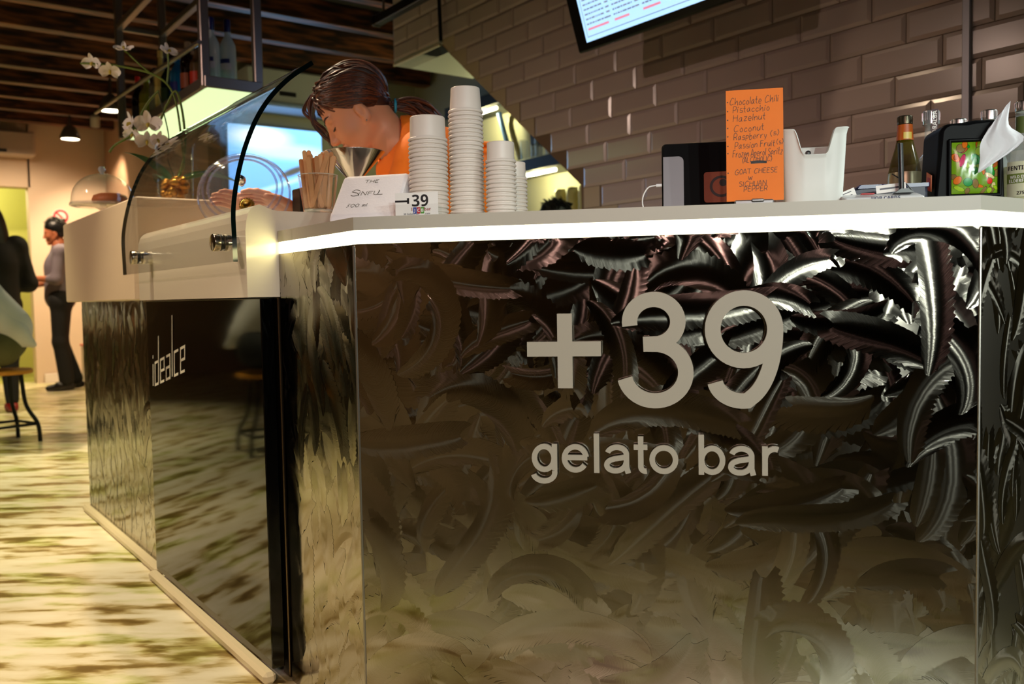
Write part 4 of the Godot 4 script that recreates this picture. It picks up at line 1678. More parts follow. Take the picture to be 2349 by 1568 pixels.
func curved_text(text: String, size: float, r: float, face: float, y: float, g: Geo) -> void:
	var s := g.v.size()
	label_text(text, size, Transform3D.IDENTITY, g)
	for i in range(s, g.v.size()):
		var p := g.v[i]
		var a := deg_to_rad(face) + p.x / r
		g.v[i] = Vector3(cos(a) * r, y + p.y, -sin(a) * r)
		g.n[i] = Vector3(cos(a), 0, -sin(a))


# ---------------------------------------------------------------- far side of the room
func background() -> void:
	var o := thing("air_conditioner", "white wall air conditioner high on the beige far wall", "air conditioner", Vector3(1.16, 2.4, -10.65))
	var g := Geo.new()
	g.box(Vector3(0, 0.13, 0.1), Vector3(0.86, 0.26, 0.2), 0.02)
	part(o, "body", g, mat(Color(0.72, 0.66, 0.6), 0.4))
	g = Geo.new()
	g.box(Vector3(-0.1, 0.045, 0.2), Vector3(0.52, 0.03, 0.012), 0.003)
	part(o, "outlet", g, M.black)
	for b in [[Vector3(1.772, 2.443, -7.9), "hanging round spotlight between the rack and the orchid, nearer of the two under the beams"], [Vector3(1.771, 2.473, -9.625), "hanging round spotlight in front of the beige far wall"]]:
		o = thing("hanging_spotlight", b[1], "spotlight", b[0])
		g = Geo.new()
		g.lathe([[0.085, 0.0], [0.095, 0.02], [0.08, 0.06], [0.05, 0.12], [0.02, 0.14], [0.0, 0.14]], 24)
		part(o, "shade", g, mat(Color(0.35, 0.33, 0.31), 0.4))
		g = Geo.new()
		g.lathe([[0.0, 0.012], [0.084, 0.006]], 24)
		part(o, "lamp_lens", g, glow(Color(1.0, 0.93, 0.78), 12.0))
		g = Geo.new()
		g.tube([Vector3(0, 0.13, 0), Vector3(0.0, 2.706 - b[0].y, 0.0)], 0.012, 8)
		part(o, "arm", g, mat(Color(0.4, 0.4, 0.4), 0.3, 0.8))
		var l := SpotLight3D.new()
		l.name = "lamp_light"
		l.light_color = Color(1.0, 0.88, 0.68)
		l.light_energy = 3.0
		l.spot_angle = 50.0
		l.spot_range = 14.0
		l.spot_attenuation = 2.0
		l.light_size = 0.07
		l.shadow_enabled = true
		o.add_child(l)
		l.transform = Transform3D(Basis.looking_at(Vector3(0.05, -1, -0.25).normalized(), Vector3.RIGHT), Vector3(0, -0.01, 0))
	# framed picture in the passage, red round notice, white parcel
	o = thing("framed_picture", "dark framed picture on the yellow green passage wall", "picture", Vector3(1.25, 1.55, -11.84))
	g = Geo.new()
	g.box(Vector3.ZERO, Vector3(0.3, 0.62, 0.03), 0.006)
	part(o, "frame", g, M.black)
	g = Geo.new()
	g.box(Vector3(0, 0, 0.016), Vector3(0.24, 0.56, 0.006))
	part(o, "print", g, mat(Color(0.25, 0.24, 0.08), 0.6))
	o = thing("round_notice", "small round red sign on the beige far wall by the cake dome", "sign", Vector3(1.83, 1.80, -10.648))
	g = Geo.new()
	g.lathe([[0.0, 0.0], [0.085, 0.0], [0.085, 0.006], [0.0, 0.006]], 28, Transform3D(Basis(Vector3.RIGHT, PI / 2), Vector3.ZERO))
	part(o, "disc", g, mat(Color(0.85, 0.78, 0.75), 0.5))
	g = Geo.new()
	var f := Transform3D(Basis.IDENTITY, Vector3(0, 0, 0.007))
	g.stroke(arc(0, 0, 0.065, 0.065, 0, 360, 28), 0.022, 0.0, f)
	g.stroke(V2([-0.045, 0.045, 0.045, -0.045]), 0.02, 0.0, f)
	part(o, "print", g, mat(Color(0.75, 0.1, 0.15), 0.5))
	o = thing("carton", "white glossy carton with a red lid standing behind the standing man", "carton", Vector3(1.98, 0, -9.62))
	g = Geo.new()
	g.box(Vector3(0, 0.21, 0), Vector3(0.34, 0.42, 0.3), 0.01)
	part(o, "body", g, mat(Color(0.82, 0.76, 0.68), 0.2))
	g = Geo.new()
	g.box(Vector3(0, 0.432, 0), Vector3(0.36, 0.024, 0.32), 0.006)
	part(o, "lid", g, mat(Color(0.8, 0.12, 0.06), 0.3))


func kitchen() -> void:
	var o := thing("air_conditioner", "white wall air conditioner with dark slot above the bright blue screen", "air conditioner", Vector3(2.98, 2.40, -7.05))
	var g := Geo.new()
	g.box(Vector3(0, 0.145, 0.15), Vector3(0.95, 0.27, 0.3), 0.015)
	part(o, "body", g, mat(Color(0.68, 0.69, 0.70), 0.4))
	g = Geo.new()
	g.box(Vector3(-0.14, 0.09, 0.3), Vector3(0.14, 0.035, 0.01), 0.002)
	part(o, "outlet", g, M.black)
	g = Geo.new()
	g.box(Vector3(0, -0.01, 0.19), Vector3(0.97, 0.035, 0.34), 0.01)
	part(o, "drip_tray", g, mat(Color(0.55, 0.63, 0.74), 0.3))
	# big bluish picture screen on the kitchen wall
	o = thing("wall_screen", "large bright pale blue screen on the kitchen wall behind the bent woman", "screen", Vector3(2.82, 1.90, -7.0))
	g = Geo.new()
	g.box(Vector3(0, 0, 0), Vector3(0.84, 0.76, 0.05), 0.008)
	part(o, "frame", g, mat(Color(0.5, 0.5, 0.46), 0.4))
	var im := Image.create(128, 112, false, Image.FORMAT_RGB8)
	for y in 112:
		for x in 128:
			var u := x / 127.0
			var v := y / 111.0
			var c := Color(0.42, 0.74, 1.0).lerp(Color(0.30, 0.60, 0.95), v)
			var e := Vector2((u - 0.3) / 0.42, (v - 0.12) / 0.16).length()
			c = c.lerp(Color(0.95, 1.0, 1.0), clampf(1.6 - e * 1.5, 0.0, 1.0))
			e = Vector2((u - 0.62) / 0.5, (v - 0.26) / 0.09).length()
			c = c.lerp(Color(0.72, 0.95, 1.0), clampf(1.4 - e, 0.0, 0.8))
			e = Vector2((u - 0.68) / 0.16, (v - 0.48 + (u - 0.68) * 0.45) / 0.045).length()
			c = c.lerp(Color(0.02, 0.06, 0.15), clampf(1.6 - e * 1.4, 0.0, 1.0))
			e = absf(v - 0.62 + (u - 0.6) * 0.4)
			c = c.lerp(Color(0.75, 0.95, 1.0), clampf(0.8 - e * 18.0, 0.0, 0.7))
			im.set_pixel(x, y, c)
	var sm := glow(Color.WHITE, 1.5)
	sm.emission_texture = ImageTexture.create_from_image(im)
	sm.emission_operator = BaseMaterial3D.EMISSION_OP_MULTIPLY
	g = Geo.new()
	g.quad(Vector3(-0.4, -0.36, 0.027), Vector3(0.4, -0.36, 0.027), Vector3(0.4, 0.36, 0.027), Vector3(-0.4, 0.36, 0.027))
	part(o, "display", g, sm, "glowing pale blue picture")
	var al := AreaLight3D.new()
	al.name = "screen_light"
	al.area_size = Vector2(0.8, 0.72)
	al.light_color = Color(0.6, 0.8, 1.0)
	al.light_energy = 0.3
	al.area_range = 10.0
	al.shadow_enabled = true
	o.add_child(al)
	al.transform = Transform3D(Basis.looking_at(Vector3.BACK, Vector3.UP), Vector3(0, 0, 0.035))
	# shelves with lamps on the service wall
	var k := 0
	for q in [[2.31, -5.70, 0.9, -5.82, -5.46, "dark wall shelf with a lit tube under it, the higher of two"], [1.76, -5.10, 0.9, -5.23, -4.77, "dark wall shelf with a lit tube under it, the lower of two"]]:
		o = thing("wall_shelf", q[5], "shelf", Vector3(4.06, q[0], q[1]))
		g = Geo.new()
		g.box(Vector3(0.0, 0.03, 0.02), Vector3(0.28, 0.09, q[2]), 0.004)
		part(o, "board", g, mat(Color(0.10, 0.11, 0.12), 0.5))
		g = Geo.new()
		var a: float = q[3] - q[1]
		var b: float = q[4] - q[1]
		g.tube([Vector3(-0.1, -0.035, a), Vector3(-0.1, -0.035, b)], 0.014, 12)
		part(o, "lamp_tube", g, glow(Color(1.0, 0.97, 0.75), 6.0), "lit tube")
		var l := OmniLight3D.new()
		l.name = "tube_light"
		l.light_color = Color(1.0, 0.98, 0.70)
		l.light_energy = 0.22
		l.light_size = 0.03
		l.omni_range = 8.0
		l.omni_attenuation = 2.0
		l.shadow_enabled = true
		o.add_child(l)
		l.position = Vector3(-0.1, -0.07, (a + b) * 0.5)
		k += 1
	# kitchen ceiling lamp that lights the soffit, the wall and the woman's back
	o = thing("kitchen_lamp", "flat white ceiling lamp over the kitchen passage, out of the frame", "lamp", Vector3(3.45, 2.62, -2.4))
	g = Geo.new()
	g.box(Vector3.ZERO, Vector3(0.6, 0.04, 0.6), 0.006)
	part(o, "housing", g, M.white)
	g = Geo.new()
	g.box(Vector3(0, -0.022, 0), Vector3(0.54, 0.006, 0.54))
	part(o, "diffuser", g, glow(Color(0.95, 1.0, 0.85), 3.0))
	var kl := AreaLight3D.new()
	kl.name = "lamp_light"
	kl.area_size = Vector2(0.54, 0.54)
	kl.light_color = Color(0.95, 1.0, 0.82)
	kl.light_energy = 0.25
	kl.area_range = 10.0
	kl.shadow_enabled = true
	o.add_child(kl)
	kl.transform = Transform3D(Basis.looking_at(Vector3.DOWN, Vector3.RIGHT), Vector3(0, -0.03, 0))
	# things on the shelves
	for i in 4:
		o = thing("drinking_glass", "tall clear drinking glass on the lower lamp shelf", "glass", Vector3(3.98 + 0.03 * (i % 2), 1.835, -5.15 + i * 0.085), 0.0, "tall glasses on the lower lamp shelf")
		g = Geo.new()
		g.lathe([[0.0, 0.002], [0.028, 0.0], [0.033, 0.15], [0.0315, 0.15], [0.0265, 0.006], [0.0, 0.006]], 20)
		part(o, "body", g, glass(Color(0.85, 0.93, 1.0), 0.2, 0.1))
	o = thing("worktop_shelf", "pale kitchen shelf with canisters below the lower lamp shelf", "shelf", Vector3(4.02, 1.28, -4.75))
	g = Geo.new()
	g.box(Vector3(0.02, 0.015, 0), Vector3(0.32, 0.03, 1.2), 0.003)
	part(o, "board", g, mat(Color(0.6, 0.56, 0.3), 0.5))
	for i in 3:
		o = thing("canister", "pale yellow ribbed canister on the kitchen shelf", "canister", Vector3(3.98, 1.31, -4.74 + i * 0.125), 0.0, "canisters on the kitchen shelf")
		g = Geo.new()
		var pr := [[0.0, 0.0], [0.045, 0.0]]
		for j in 12:
			pr.push_back([0.045 if j % 2 == 0 else 0.048, 0.012 + j * 0.022])
		pr.append_array([[0.035, 0.275], [0.0, 0.28]])
		g.lathe(pr, 20)
		part(o, "body", g, mat(Color(0.86, 0.82, 0.58), 0.5))
	o = thing("black_box", "small black box on the kitchen wall beside the canisters", "box", Vector3(4.17, 1.40, -4.40))
	g = Geo.new()
	g.box(Vector3(-0.02, 0, 0), Vector3(0.09, 0.13, 0.13), 0.006)
	part(o, "body", g, M.black)
	o = thing("extractor_pipe", "bent pale pipe with a blue strut above the glasses on the kitchen wall", "pipe", Vector3(4.05, 2.08, -5.35))
	g = Geo.new()
	g.tube(smooth3([Vector3(0.1, 0.15, 0.12), Vector3(0.0, 0.15, 0.06), Vector3(-0.04, 0.06, 0.0), Vector3(0.0, -0.22, 0.07)], 6), 0.022, 12)
	part(o, "pipe", g, mat(Color(0.86, 0.82, 0.6), 0.4))
	g = Geo.new()
	g.tube([Vector3(0.0, 0.18, -0.2), Vector3(0.03, -0.16, -0.1)], 0.02, 10)
	part(o, "strut", g, mat(Color(0.35, 0.5, 0.75), 0.4))
	o = thing("cabinet", "dark wall cabinet below the higher lamp shelf in the kitchen", "cabinet", Vector3(4.08, 1.92, -4.95))
	g = Geo.new()
	g.box(Vector3(0, 0.07, 0), Vector3(0.24, 0.12, 0.2), 0.006)
	part(o, "body", g, mat(Color(0.06, 0.07, 0.09), 0.4))
	g = Geo.new()
	g.box(Vector3(-0.122, 0.07, 0), Vector3(0.006, 0.11, 0.19), 0.002)
	part(o, "door", g, mat(Color(0.10, 0.11, 0.13), 0.3))
	# light track and hanging rod in front of the raised wall
	o = thing("light_track", "black ceiling light track in front of the raised tiled wall", "light track", Vector3(2.6, 2.52, -4.79))
	g = Geo.new()
	g.box(Vector3(0, 0.0, 0.75), Vector3(0.05, 0.055, 1.5), 0.004)
	part(o, "rail", g, M.black)
	for z in [0.08, 1.3]:
		g = Geo.new()
		g.tube([Vector3(0, 0.02, z), Vector3(0, 0.19, z)], 0.008, 8)
		part(o, "hanger", g, M.steel)
	g = Geo.new()
	g.box(Vector3(0, 0.0, -0.01), Vector3(0.058, 0.063, 0.03), 0.006)
	part(o, "end_cap", g, mat(Color(0.05, 0.05, 0.06), 0.3))
	g = Geo.new()
	g.tube([Vector3(2.765, 2.318, -4.345), Vector3(2.765, 2.705, -4.36)], 0.011, 10)
	tag(part(self, "hanging_rod", g, M.black), "thin black upright rod at the corner of the raised tiled wall", "rod")
	# television
	o = thing("television", "black framed television with a pale blue menu tilted out from the tiled wall", "television", Vector3(2.45, 1.845, -2.39))
	var tb := Transform3D(Basis(Vector3(0, 0, 1), Vector3(-0.31, 0.951, 0), Vector3(-0.951, -0.31, 0)).orthonormalized(), Vector3.ZERO)
	g = Geo.new()
	g.box(tb * Vector3(0, 0.26, -0.03), Vector3(0.80, 0.52, 0.06), 0.006, tb.basis)
	part(o, "housing", g, mat(Color(0.015, 0.015, 0.02), 0.25))
	g = Geo.new()
	g.box(tb * Vector3(0, 0.26, -0.11), Vector3(0.25, 0.2, 0.12), 0.006, tb.basis)
	g.tube([tb * Vector3(0, 0.3, -0.14), Vector3(0.36, 0.3, 0)], 0.03, 8)
	part(o, "bracket", g, M.black)
	im = Image.create(512, 320, false, Image.FORMAT_RGB8)
	im.fill(Color(0.62, 0.82, 1.0))
	var r := RandomNumberGenerator.new()
	r.seed = 12
	for col in 4:
		var x0 := 20 + col * 122
		for row in 22:
			if row % 7 == 0:
				im.fill_rect(Rect2i(x0, 12 + row * 13, 60 + r.randi() % 40, 6), Color(0.8, 0.45, 0.55))
				continue
			var x := x0
			while x < x0 + 84:
				var wl := 4 + r.randi() % 14
				im.fill_rect(Rect2i(x, 12 + row * 13, wl, 4), Color(0.32, 0.38, 0.5))
				x += wl + 3
			im.fill_rect(Rect2i(x0 + 94, 12 + row * 13, 16, 4), Color(0.36, 0.4, 0.5))
	im.fill_rect(Rect2i(10, 4, 2, 304), Color(0.3, 0.38, 0.5))
	im.fill_rect(Rect2i(10, 306, 492, 2), Color(0.3, 0.38, 0.5))
	sm = glow(Color.WHITE, 1.1)
	sm.emission_texture = ImageTexture.create_from_image(im)
	sm.emission_operator = BaseMaterial3D.EMISSION_OP_MULTIPLY
	g = Geo.new()
	g.quad(tb * Vector3(-0.335, 0.032, 0.0015), tb * Vector3(0.315, 0.032, 0.0015), tb * Vector3(0.315, 0.49, 0.0015), tb * Vector3(-0.335, 0.49, 0.0015))
	part(o, "screen", g, sm, "lit menu screen in pale blue")
	al = AreaLight3D.new()
	al.name = "screen_light"
	al.area_size = Vector2(0.66, 0.45)
	al.light_color = Color(0.7, 0.85, 1.0)
	al.light_energy = 0.12
	al.area_range = 10.0
	al.shadow_enabled = true
	o.add_child(al)
	al.transform = Transform3D(Basis.looking_at(tb.basis.z, Vector3.UP), tb * Vector3(0, 0.26, 0.01))


# ---------------------------------------------------------------- hanging bottle rack
func rack() -> void:
	var o := thing("bottle_rack", "steel bottle rack hung from the ceiling with a glowing pale green underside", "bottle rack")
	var m := mat(Color(0.50, 0.46, 0.45), 0.35, 0.7)
	var xl := 1.30
	var xr := 1.545
	var zn := -3.995
	var zf := -5.53
	for x in [xl, xr]:
		for z in [zn - 0.02, zf]:
			var g := Geo.new()
			g.box(Vector3(x, 2.26, z), Vector3(0.04, 0.90, 0.04), 0.004)
			part(o, "post", g, m)
		var g2 := Geo.new()
		g2.box(Vector3(x, 2.45, (zn + zf) * 0.5), Vector3(0.035, 0.035, zn - zf), 0.003)
		part(o, "rail", g2, m)
		g2 = Geo.new()
		g2.box(Vector3(x, 1.835, (zn + zf) * 0.5), Vector3(0.02, 0.05, zn - zf), 0.003)
		part(o, "fascia", g2, m)
	for z in [zn, zf]:
		var g3 := Geo.new()
		g3.box(Vector3((xl + xr) * 0.5, 1.832, z), Vector3(xr - xl + 0.02, 0.05, 0.02), 0.003)
		part(o, "fascia", g3, m)
		if z == zf:
			g3 = Geo.new()
			g3.box(Vector3((xl + xr) * 0.5, 2.45, z), Vector3(xr - xl, 0.03, 0.03), 0.003)
			part(o, "rail", g3, m)
	var g := Geo.new()
	g.tube([Vector3(1.275, 2.0, zn), Vector3(1.275, 2.06, -6.1)], 0.011, 8)
	part(o, "guard_rail", g, m)
	g = Geo.new()
	g.box(Vector3((xl + xr) * 0.5, 1.845, (zn + zf) * 0.5), Vector3(xr - xl - 0.02, 0.012, zn - zf - 0.02))
	part(o, "shelf_board", g, glass(Color(0.8, 0.95, 0.85), 0.4, 0.2))
	g = Geo.new()
	g.box(Vector3((xl + xr) * 0.5, 1.815, (zn + zf) * 0.5), Vector3(xr - xl - 0.02, 0.012, zn - zf - 0.02))
	part(o, "light_panel", g, glow(Color(0.84, 0.95, 0.70), 0.85), "glowing pale green underside")
	var l := AreaLight3D.new()
	l.name = "panel_light"
	l.area_size = Vector2(0.2, 1.45)
	l.light_color = Color(0.8, 1.0, 0.7)
	l.light_energy = 0.2
	l.area_range = 10.0
	l.shadow_enabled = true
	o.add_child(l)
	l.transform = Transform3D(Basis.looking_at(Vector3.DOWN, Vector3.BACK), Vector3((xl + xr) * 0.5, 1.80, (zn + zf) * 0.5))
	# bottles: place, height, radius, glass, cap, label colour, words
	var clear := mat(Color(0.74, 0.82, 0.86, 0.75), 0.15)
	clear.transparency = BaseMaterial3D.TRANSPARENCY_ALPHA
	var y := 1.852
	var vod := [[0.0, 0.0], [0.036, 0.0], [0.038, 0.008], [0.036, 0.15], [0.034, 0.175], [0.022, 0.2], [0.014, 0.212], [0.0125, 0.235], [0.0, 0.236]]
	for b in [[Vector3(1.355, y, -4.075), "tall frosted clear bottle with blue cap close to the rack's near post"], [Vector3(1.428, y, -4.07), "tall frosted clear bottle with blue cap, the one standing free of the post"]]:
		var v := thing("frosted_bottle", b[1], "bottle", b[0], 0.0)
		g = Geo.new()
		g.lathe(vod, 28)
		part(v, "body", g, clear)
		g = Geo.new()
		g.lathe([[0.0, 0.232], [0.015, 0.232], [0.0155, 0.287], [0.0135, 0.29], [0.0, 0.29]], 20)
		part(v, "cap", g, mat(Color(0.04, 0.06, 0.35), 0.3), "dark blue cap")
		part(v, "label", label_band(0.0378, 140, 270, 0.055, 0.085), mat(Color(0.72, 0.74, 0.82), 0.4))
		part(v, "label", label_band(0.0377, 130, 260, 0.085, 0.105), mat(Color(0.10, 0.14, 0.4), 0.4))
	for b in [
		[-5.40, 0.30, 0.036, Color(0.05, 0.02, 0.02), Color(0.75, 0.05, 0.05), Color(0.05, 0.03, 0.03), "dark bottle with a red cap at the rack's far end"],
		[-5.22, 0.26, 0.042, Color(0.45, 0.42, 0.12), Color(0.55, 0.6, 0.1), Color(0.55, 0.5, 0.2), "yellow green bottle next to the red-capped one in the rack"],
		[-5.04, 0.27, 0.034, Color(0.40, 0.38, 0.36), Color(0.1, 0.1, 0.2), Color(0.5, 0.48, 0.45), "greyish bottle between the yellow green and the cream ones in the rack"],
		[-4.93, 0.34, 0.033, Color(0.80, 0.68, 0.42), Color(0.85, 0.72, 0.45), Color(0.85, 0.76, 0.5), "tall slim cream coloured bottle in the rack"],
		[-4.81, 0.27, 0.035, Color(0.04, 0.09, 0.04), Color(0.1, 0.05, 0.2), Color(0.1, 0.2, 0.08), "dark green bottle beside the tall cream one in the rack"],
		[-4.63, 0.255, 0.038, Color(0.05, 0.35, 0.60), Color(0.03, 0.03, 0.12), Color(0.04, 0.1, 0.5), "bright blue glass bottle in the rack behind the upper orchid flower"],
		[-4.45, 0.27, 0.038, Color(0.10, 0.025, 0.015), Color(0.62, 0.52, 0.45), Color(0.62, 0.3, 0.18), "brown red bottle with an orange striped label in the rack"],
		[-4.31, 0.22, 0.036, Color(0.36, 0.26, 0.18), Color(0.2, 0.12, 0.1), Color(0.75, 0.16, 0.06), "amber bottle with a bright red band nearest the rack's near post"],
	]:
		var v := thing("liquor_bottle", b[6], "bottle", Vector3(1.362, y, b[0]))
		var h: float = b[1]
		var r: float = b[2]
		g = Geo.new()
		g.lathe([[0.0, 0.0], [r, 0.0], [r * 1.02, 0.006], [r, h * 0.58], [r * 0.9, h * 0.65], [r * 0.45, h * 0.76], [r * 0.36, h * 0.8], [r * 0.34, h * 0.9], [0.0, h * 0.9]], 24)
		part(v, "body", g, mat(b[3], 0.1))
		g = Geo.new()
		g.lathe([[0.0, h * 0.89], [r * 0.42, h * 0.89], [r * 0.42, h - 0.002], [r * 0.36, h], [0.0, h]], 16)
		part(v, "cap", g, mat(b[4], 0.35))
		part(v, "label", label_band(r * 1.03, 110, 250, h * 0.15, h * 0.42), mat(b[5], 0.5))


# ---------------------------------------------------------------- on the display case
func display_goods() -> void:
	# cake stand
	var o := thing("cake_stand", "glass cake stand with a domed lid and knob on the raised display section", "cake stand", Vector3(0.805, 1.1635, -3.785))
	var cg := glass(Color(0.75, 0.78, 0.72), 0.16)
	var g := Geo.new()
	g.lathe([[0.055, 0.0], [0.05, 0.008], [0.015, 0.02], [0.012, 0.055], [0.03, 0.066], [0.115, 0.070], [0.122, 0.073], [0.122, 0.08], [0.115, 0.079], [0.0, 0.076]], 40)
	part(o, "stand", g, glass(Color(0.8, 0.82, 0.78), 0.35, 0.06))
	g = Geo.new()
	var dome := []
	for i in 13:
		var a := PI * 0.5 * i / 12.0
		dome.push_back([0.116 * cos(a) if i < 12 else 0.0, 0.082 + 0.118 * pow(sin(a), 0.85)])
	g.lathe([[0.119, 0.080], [0.119, 0.084]] + dome, 44)
	part(o, "dome", g, cg)
	g = Geo.new()
	g.lathe([[0.008, 0.198], [0.007, 0.204], [0.0125, 0.212], [0.0135, 0.219], [0.009, 0.227], [0.0, 0.229]], 20)
	part(o, "knob", g, glass(Color(0.85, 0.9, 0.95), 0.4, 0.04))
	o = thing("cake", "round orange brown cake under the glass dome", "cake", Vector3(0.828, 1.242, -3.768))
	g = Geo.new()
	g.lathe([[0.0, 0.0], [0.058, 0.0], [0.066, 0.008], [0.067, 0.02], [0.06, 0.034], [0.04, 0.042], [0.0, 0.044]], 28)
	part(o, "body", g, mat(Color(0.92, 0.48, 0.15), 0.5))
	# vase of gilded pebbles with the orchid
	o = thing("glass_vase", "clear glass vase filled with gold pebbles behind the curved glass", "vase", Vector3(0.842, 1.1635, -2.93))
	g = Geo.new()
	g.lathe([[0.0, 0.0], [0.05, 0.001], [0.053, 0.006], [0.058, 0.19], [0.056, 0.19], [0.05, 0.01], [0.0, 0.008]], 32)
	part(o, "body", g, M.pane)
	var gold := mat(Color(0.78, 0.56, 0.22), 0.3, 0.8)
	var pm := []
	for k in 3:
		var b := Blob.new()
		b.ell(Vector3.ZERO, Vector3(0.015, 0.011, 0.013) * (0.9 + 0.15 * k), Basis.IDENTITY, 0.004)
		b.ell(Vector3(0.006, 0.003, 0), Vector3(0.008, 0.008, 0.010), Basis.IDENTITY, 0.006)
		g = Geo.new()
		b.geo(0.003, g)
		pm.push_back(g.mesh())
	for i in 34:
		var a := rng.randf() * TAU
		var rr := sqrt(rng.randf()) * 0.037
		var pb := part(o, "pebble", pm[i % 3], gold)
		pb.transform = Transform3D(Basis.from_euler(Vector3(rng.randf() * 6, rng.randf() * 6, rng.randf() * 6)), Vector3(cos(a) * rr, 0.02 + 0.0018 * i, sin(a) * rr))
	orchid()
	clear_lid()
	steel_tub()
	sticks()
	# small steel funnel
	o = thing("funnel", "polished steel funnel standing behind the white foam box", "funnel", Vector3(0.985, 1.0475, -1.95))
	g = Geo.new()
	g.lathe([[0.006, 0.0], [0.0085, 0.05], [0.011, 0.085], [0.073, 0.156], [0.0742, 0.1575], [0.0727, 0.158], [0.0098, 0.087], [0.0075, 0.05], [0.005, 0.0]], 48)
	part(o, "cone", g, M.chrome)
	o = thing("black_box", "small matt black box in the display between lid and sticks", "box", Vector3(1.03, 0.9505, -2.19))
	g = Geo.new()
	g.box(Vector3(-0.08, 0.093, 0.03), Vector3(0.055, 0.186, 0.055), 0.003)
	part(o, "body", g, M.black)


